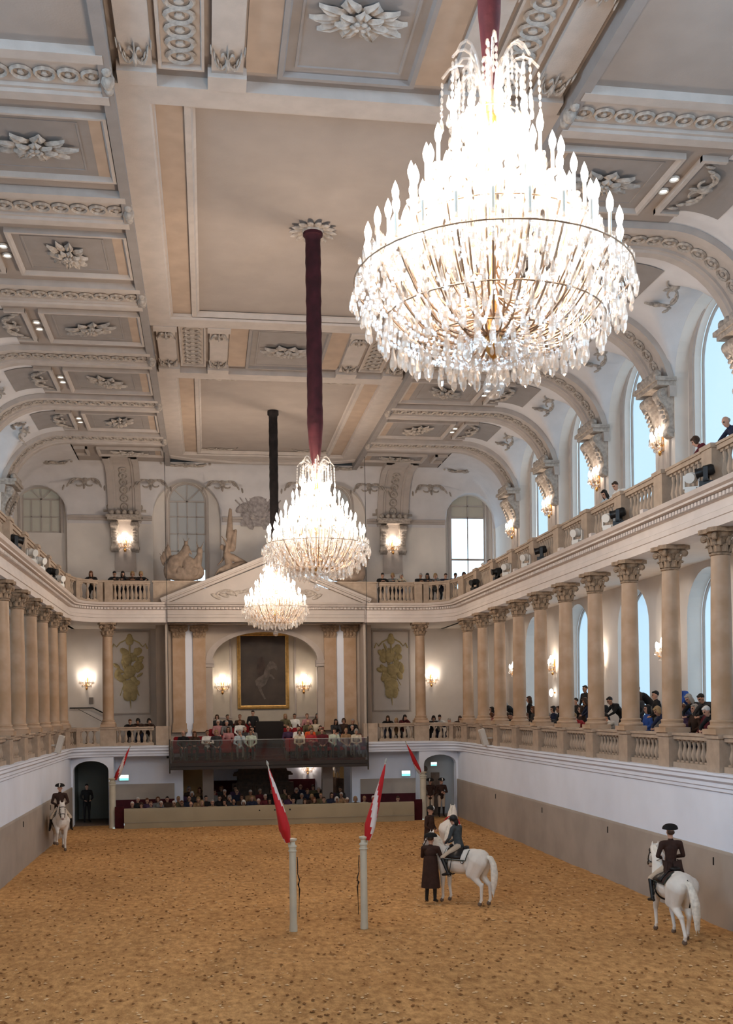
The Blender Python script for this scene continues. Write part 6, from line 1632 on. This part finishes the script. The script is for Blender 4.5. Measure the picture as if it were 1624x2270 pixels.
# ------------------------------------------------------------------ posts and flags
def furl(length, wmax, sd, white_phase):
    """furled striped flag along +Z: lens-shaped cloth, red and white in a spiral"""
    mb = MB(); n, k = 34, 16; rr = random.Random(sd); P = []
    for i in range(n + 1):
        t = i / n; w = wmax * 1.25 * (1 - t) ** .75 * min(1, .35 + (t + .02) / .3) + .012
        row = []
        for j in range(k):
            a = 2 * PI * j / k; f = 1 + .16 * math.sin(3 * a + 5 * t + sd) 
            row.append((w * f * math.cos(a) + .03 * math.sin(4 * t), w * f * .62 * math.sin(a), length * t))
        P.append(row)
    vs = [p for r_ in P for p in r_]
    for i in range(n):
        for j in range(k):
            a = (2 * PI * (j + .5) / k + white_phase + 4.2 * (i / n)) % (2 * PI)
            mi = 1 if (a < 2.3 - 1.2 * (i / n)) else 0
            mb.add([P[i][j], P[i][(j + 1) % k], P[i + 1][(j + 1) % k], P[i + 1][j]], [(0, 1, 2, 3)], mi)
    me = mb.mesh('flag_cloth', [M_FRED, M_FWHITE])
    bm = bmesh.new(); bm.from_mesh(me); bmesh.ops.remove_doubles(bm, verts=bm.verts, dist=1e-5); bm.to_mesh(me); bm.free()
    me.polygons.foreach_set('use_smooth', [True] * len(me.polygons)); return me
def flag(label, base, tip, wmax, sd, ph):
    b_ = Vector(base); d = Vector(tip) - b_; L = d.length; t = thing('furled_flag', label, 'flag', base, 0, 'furled red and white flags')
    t.rotation_euler = d.to_track_quat('Z', 'Y').to_euler()
    mb = MB(); mb.tube([(0, 0, -.18), (0, 0, L - .05)], .014, 6); mb.build('staff', M_POST, t)
    mb = MB(); mb.lathe([(.012, L - .08), (.03, L - .05), (.022, L), (0, L + .05)], 8); mb.build('finial', mat('grey_finial', (.4, .38, .33), .4), t, 60)
    put('flag_cloth', furl(L - .10, wmax, sd, ph), t)
def post(label, x, y, H, r, strap=0):
    t = thing('arena_post', label, 'post', (x, y, 0), 0, 'cream posts')
    mb = MB(); mb.lathe([(r * 1.12, -.05), (r * 1.12, .10), (r, .13), (r * .96, H - .36), (r * .96, H - .30)], 18); mb.build('shaft', M_POST, t, 40)
    mb = MB(); mb.lathe([(r * 1.0, H - .30), (r * 1.18, H - .29), (r * 1.18, H - .27), (r * 1.0, H - .26), (r * .98, H - .2), (r * 1.2, H - .19), (r * 1.2, H - .165), (r * .95, H - .15), (r * .75, H - .13), (r * .75, H - .07), (r * 1.1, H - .05), (r * 1.25, H - .02), (r * 1.2, H), (0, H + .02)], 18); mb.build('capital', M_POST, t, 40)
    if strap:
        mb = MB(); x0 = strap * (r + .02)
        mb.tube([(x0, 0, H - .42), (x0 + strap * .01, -.01, H - .62), (x0 + strap * .005, 0, H - .8), (x0 + strap * .05, 0, H - .95), (x0 + strap * .02, 0, H - 1.05), (x0 + strap * .045, 0, H - 1.15), (x0 + strap * .03, 0, H - 1.6), (x0 + strap * .03, 0, H - 1.78)], [.01, .012, .01, .016, .022, .018, .008, .008], 5); mb.build('leather_strap', M_LEATHER, t, 60)
    return t
for s, sn in ((-1, 'left'), (1, 'right')):
    post('cream training post with ringed top, %s of the middle pair' % sn, s * .81 - .07, 24.1, 2.08, .082, -s)
    flag('furled red and white flag on the %s post of the middle pair' % sn, (s * .91 - .07, 24.1, 2.0), (s * 1.36 - .07, 24.1, 3.82), .17, 2 + s, 3.4 if s < 0 else 2.6)
    post('cream post at the %s end of the barrier by the doorway' % sn, s * 6.85, 47.2, 2.12, .14)
    flag('furled red and white flag on the post by the %s doorway' % sn, (s * 6.72, 47.2, 2.05), (s * 6.06, 47.2, 3.52), .16, 5 + s, 2.0)

# ------------------------------------------------------------------ trophies of arms standing above the cornice
def statue_trophy(s, label):
    pr = [('e', (0, 0, .25), (.85, .3, .26), None, 0), ('e', (-.42, -.05, .72), (.36, .24, .50), (0, .2, 0), 0), ('e', (.22, -.05, .70), (.34, .24, .46), (0, -.15, 0), 0), ('e', (-.08, 0, 1.02), (.30, .2, .34), None, 0), ('e', (-.70, .0, .48), (.22, .2, .42), None, 0), ('e', (.62, 0, .42), (.30, .22, .34), None, 0)]
    # cuirass with two raised plumes, helmeted figure and leaning banners
    pr += [('c', (.08, 0, 1.2), (.10, 0, 1.52), .15, .17, 0), ('e', (.10, 0, 1.72), (.10, .1, .12), None, 0), ('c', (.05, 0, 1.8), (-.10, 0, 2.06), .03, .014, 0), ('c', (.15, 0, 1.8), (.28, 0, 2.02), .03, .014, 0), ('c', (-.02, 0, 1.48), (-.18, -.05, 1.28), .06, .045, 0), ('c', (.22, 0, 1.48), (.34, -.05, 1.24), .06, .045, 0)]
    pr += [('c', (.62, 0, .7), (.70, 0, 1.18), .17, .15, 0), ('e', (.72, 0, 1.38), (.14, .13, .17), None, 0), ('c', (.66, 0, 1.52), (.56, 0, 1.85), .04, .014, 0), ('c', (.78, 0, 1.52), (.92, 0, 1.85), .04, .014, 0), ('c', (.55, -.05, 1.1), (.42, -.08, .8), .06, .05, 0)]
    for k in range(4): pr += [('c', (-.45 - .08 * k, .02 * k, .8), (-.72 - .12 * k, .03 * k, 1.75 - .16 * k), .028, .022, 0), ('e', (-.66 - .1 * k, .03 * k, 1.42 - .16 * k), (.09, .05, .26), (0, -.3, 0), 0)]
    for k in range(3): pr.append(('e', (-.15 + .32 * k, -.26, .42 + .06 * (k % 2)), (.17, .05, .22), None, 0))
    me = blob('trophy_statue', pr, .032, [M_STAT], 2)
    o = put('trophy_statue', me, None, M=Matrix.Translation((s * 3.72, 49.08, ZUR + .02)) @ Matrix.Diagonal((-s * 1.0, 1, 1.0, 1))); tag(o, label, 'statue', 'stone statues above the cornice')
statue_trophy(-1, 'brown stone trophy of armour standing on the parapet before the left arched window')
statue_trophy(1, 'brown stone trophy of armour on the parapet half-hidden by the second chandelier')
def statue_angel(s, label):
    J = mirror(dict(pelvis=(0, 0, .35), waist=(-.05, 0, .52), chest=(-.1, 0, .76), neck=(-.08, 0, .95), head=(-.05, 0, 1.10), sh_l=(-.1, .2, .86), el_l=(.12, .3, .66), wr_l=(.35, .2, .55), hip_l=(.02, .1, .32), kn_l=(.45, .12, .3), an_l=(.8, .1, .05), toe_l=(.95, .1, .02), bulk=1.15))
    J['el_r'] = (-.25, -.3, 1.1); J['wr_r'] = (-.2, -.25, 1.4)
    pr = [(p[:5] + (0,)) if p[0] == 'c' else (p[:4] + (0,)) for p in human(J)]
    pr += [('c', (-.15, 0, .85), (-.55, .1, 1.5), .12, .08, 0), ('c', (-.5, .1, 1.4), (-.95, .1, 2.35), .16, .07, 0), ('c', (-.4, 0, .9), (-.8, 0, 1.5), .14, .07, 0), ('e', (-.1, 0, .15), (.6, .25, .2), None, 0), ('c', (-.25, .1, .6), (-.7, .15, .1), .15, .1, 0)]
    me = blob('reclining_statue', pr, .035, [M_STAT], 3)
    z = 11.82 - 1.55 * .43 + .10
    o = put('reclining_statue', me, None, M=Matrix.Translation((s * 1.55, 48.92, z)) @ Matrix.Rotation(s * math.radians(23), 4, 'Y') @ Matrix.Diagonal((-s * 1.15 * -1, 1.15, 1.15, 1))); tag(o, label, 'statue', 'stone statues above the cornice')
statue_angel(-1, 'winged stone figure reclining on the left slope of the pediment')
statue_angel(1, 'winged stone figure reclining on the right slope of the pediment behind the chandelier')

# ------------------------------------------------------------------ stage lights on the upper cornice
def stage_light(label, x, y, rz, col, tilt=.2, z=ZE1 + .03):
    mt = M_WHITEP if col == 'white' else M_BLACK
    t = thing('stage_light', label, 'spotlight', (x, y, z), rz, 'stage lights on the cornice')
    mb = MB(); mb.box(-.15, .15, -.13, .13, 0, .12); mb.build('base', mt, t)
    mb = MB()
    for s in (1, -1): mb.box(-.05, .05, s * .17 - .02, s * .17 + .02, .10, .42)
    mb.box(-.06, .06, -.19, .19, .10, .15); mb.build('yoke', mt, t)
    M_ = Matrix.Translation((0, 0, .36)) @ Matrix.Rotation(PI / 2 + tilt, 4, 'Y')
    mb = MB(); mb.lathe([(0, -.17), (.09, -.17), (.125, -.12), (.13, .05), (.105, .08), (.105, .2), (.12, .2), (.12, .24), (.09, .24)], 16, 0, M_); hd = mb.build('head', mt, t, 40)
    mb = MB(); mb.lathe([(0, .225), (.10, .225)], 14, 0, M_); mb.build('lens', mat('dark_lens', (.01, .01, .012), .1), hd)
LR = [(23.3, 'white', PI + .9), (22.55, 'black', PI - .6), (28.45, 'white', PI + .8), (27.7, 'black', PI - .6), (30.95, 'white', PI + .5), (34.5, 'black', PI - .4), (36.2, 'white', PI + .6), (38.65, 'white', PI + .7), (40.0, 'black', PI), (43.5, 'black', PI + .4)]
for i, (y, c_, r_) in enumerate(reversed(LR)): stage_light('%s moving-head stage light on the right cornice, %s from the far corner' % (c_, ORD[i]), 8.42, y, r_, c_)
LL = [(33.4, 'black', .3), (36.1, 'white', -.6), (38.0, 'white', -.5), (40.9, 'black', -.4), (43.0, 'white', -.7)]
for i, (y, c_, r_) in enumerate(reversed(LL)): stage_light('%s moving-head stage light on the left cornice, %s from the far corner' % (c_, ORD[i]), -8.42, y, r_, c_)
for i, y in enumerate((25.9, 29.6, 32.4, 37.4)):
    mb = MB(); mb.box(-.07, .07, -.10, .10, 0, .12); tag(mb.build('junction_box', M_ENT, None, None, (8.36, y, ZE1 + .02)), 'small cream junction box on the right cornice, %s from the viewer' % ORD[i], 'box', 'junction boxes on the cornice')
# loudspeakers on the ledge
for s, sn in ((1, 'right'), (-1, 'left')):
    t = thing('loudspeaker', 'slim white column loudspeaker tilted on the %s ledge' % sn, 'loudspeaker', (s * 8.47, 42.3, ZL + .02), 0, 'ledge loudspeakers')
    T = Matrix.Rotation(-s * .28, 4, 'Y'); mb = MB(); mb.box(-.10, .10, -.16, .16, -.02, .66, 0, T); mb.build('cabinet', M_WHITEP, t)
    mb = MB(); a, c = sorted((-s * .102, -s * .112)); mb.box(a, c, -.13, .13, .03, .60, 0, T); mb.build('grille', mat('speaker_grille', (.52, .50, .47), .6), t)
    mb = MB(); a, c = sorted((s * .05, s * .28)); mb.box(a, c, -.03, .03, .25, .30); mb.build('bracket', M_WHITEP, t)
# exit signs
def exit_sign(label, x, y, z, sc=1.0):
    t = thing('exit_sign', label, 'sign', (x, y, z), 0, 'exit signs'); t.scale = (sc,) * 3
    mb = MB(); mb.box(-.22, .22, 0, .07, -.14, .14); mb.build('housing', M_WHITEP, t)
    mb = MB(); mb.box(-.20, .20, -.012, 0, -.02, .12); mb.build('lit_face', M_SIGNW, t)
    mb = MB(); mb.box(-.20, .20, -.012, 0, -.12, -.02); mb.build('green_band', M_TEAL, t)
exit_sign('lit exit sign on the white wall behind the left flag post', -6.5, 49.08, 2.02)
exit_sign('lit exit sign on the white wall beside the right flag post', 6.42, 49.08, 1.95)
exit_sign('small lit exit sign inside the right-hand doorway', 7.78, 49.2, 2.35, .7)
t = thing('niche_door', 'narrow brown door at the back of the right-hand doorway', 'door', (7.85, 49.28, 0)); mb = MB(); mb.box(-.2, .2, -.04, 0, 0, 1.95); mb.build('leaf', M_WOODB, t); mb = MB(); mb.ell((.13, -.06, 1.0), (.03, .03, .03), 8, 5); mb.build('handle', M_BRASS, t, 60)
mb = MB(); mb.lathe([(0, 0), (.16, 0), (.16, .03), (.12, .04), (0, .04)], 18, 0, Matrix.Rotation(PI / 2, 4, 'X')); tag(mb.build('round_plaque', M_WOODB, None, None, (7.33, 49.29, 2.12)), 'round brown plaque on the niche wall of the right doorway', 'plaque')
# stair rail behind the far left column
t = thing('stair_handrail', 'dark sloping handrail on the white stair wall behind the far left column', 'handrail', (-8.0, 52.8, 4.2))
mb = MB(); mb.tube([(-1.3, 0, 1.0), (-.2, 0, 1.0), (.75, 0, .5)], .035, 6); mb.build('rail', M_BLACK, t, 60)
mb = MB(); mb.tube([(-.9, .03, .95), (1.0, .03, -.1)], .012, 5); mb.build('lower_line', M_DARKST, t, 60)
for x in (-1.1, -.2): 
    mb = MB(); mb.tube([(x, 0, 1.0), (x, .15, .95)], .015, 5); mb.build('bracket', M_BLACK, t)
mb = MB(); mb.box(-.1, .1, -.03, 0, -.16, .16); tag(mb.build('wall_notice', mat('notice_grey', (.2, .17, .15), .7), None, None, (-8.3, 52.98, 5.55)), 'small framed notice on the wall below the far left sconce', 'notice')
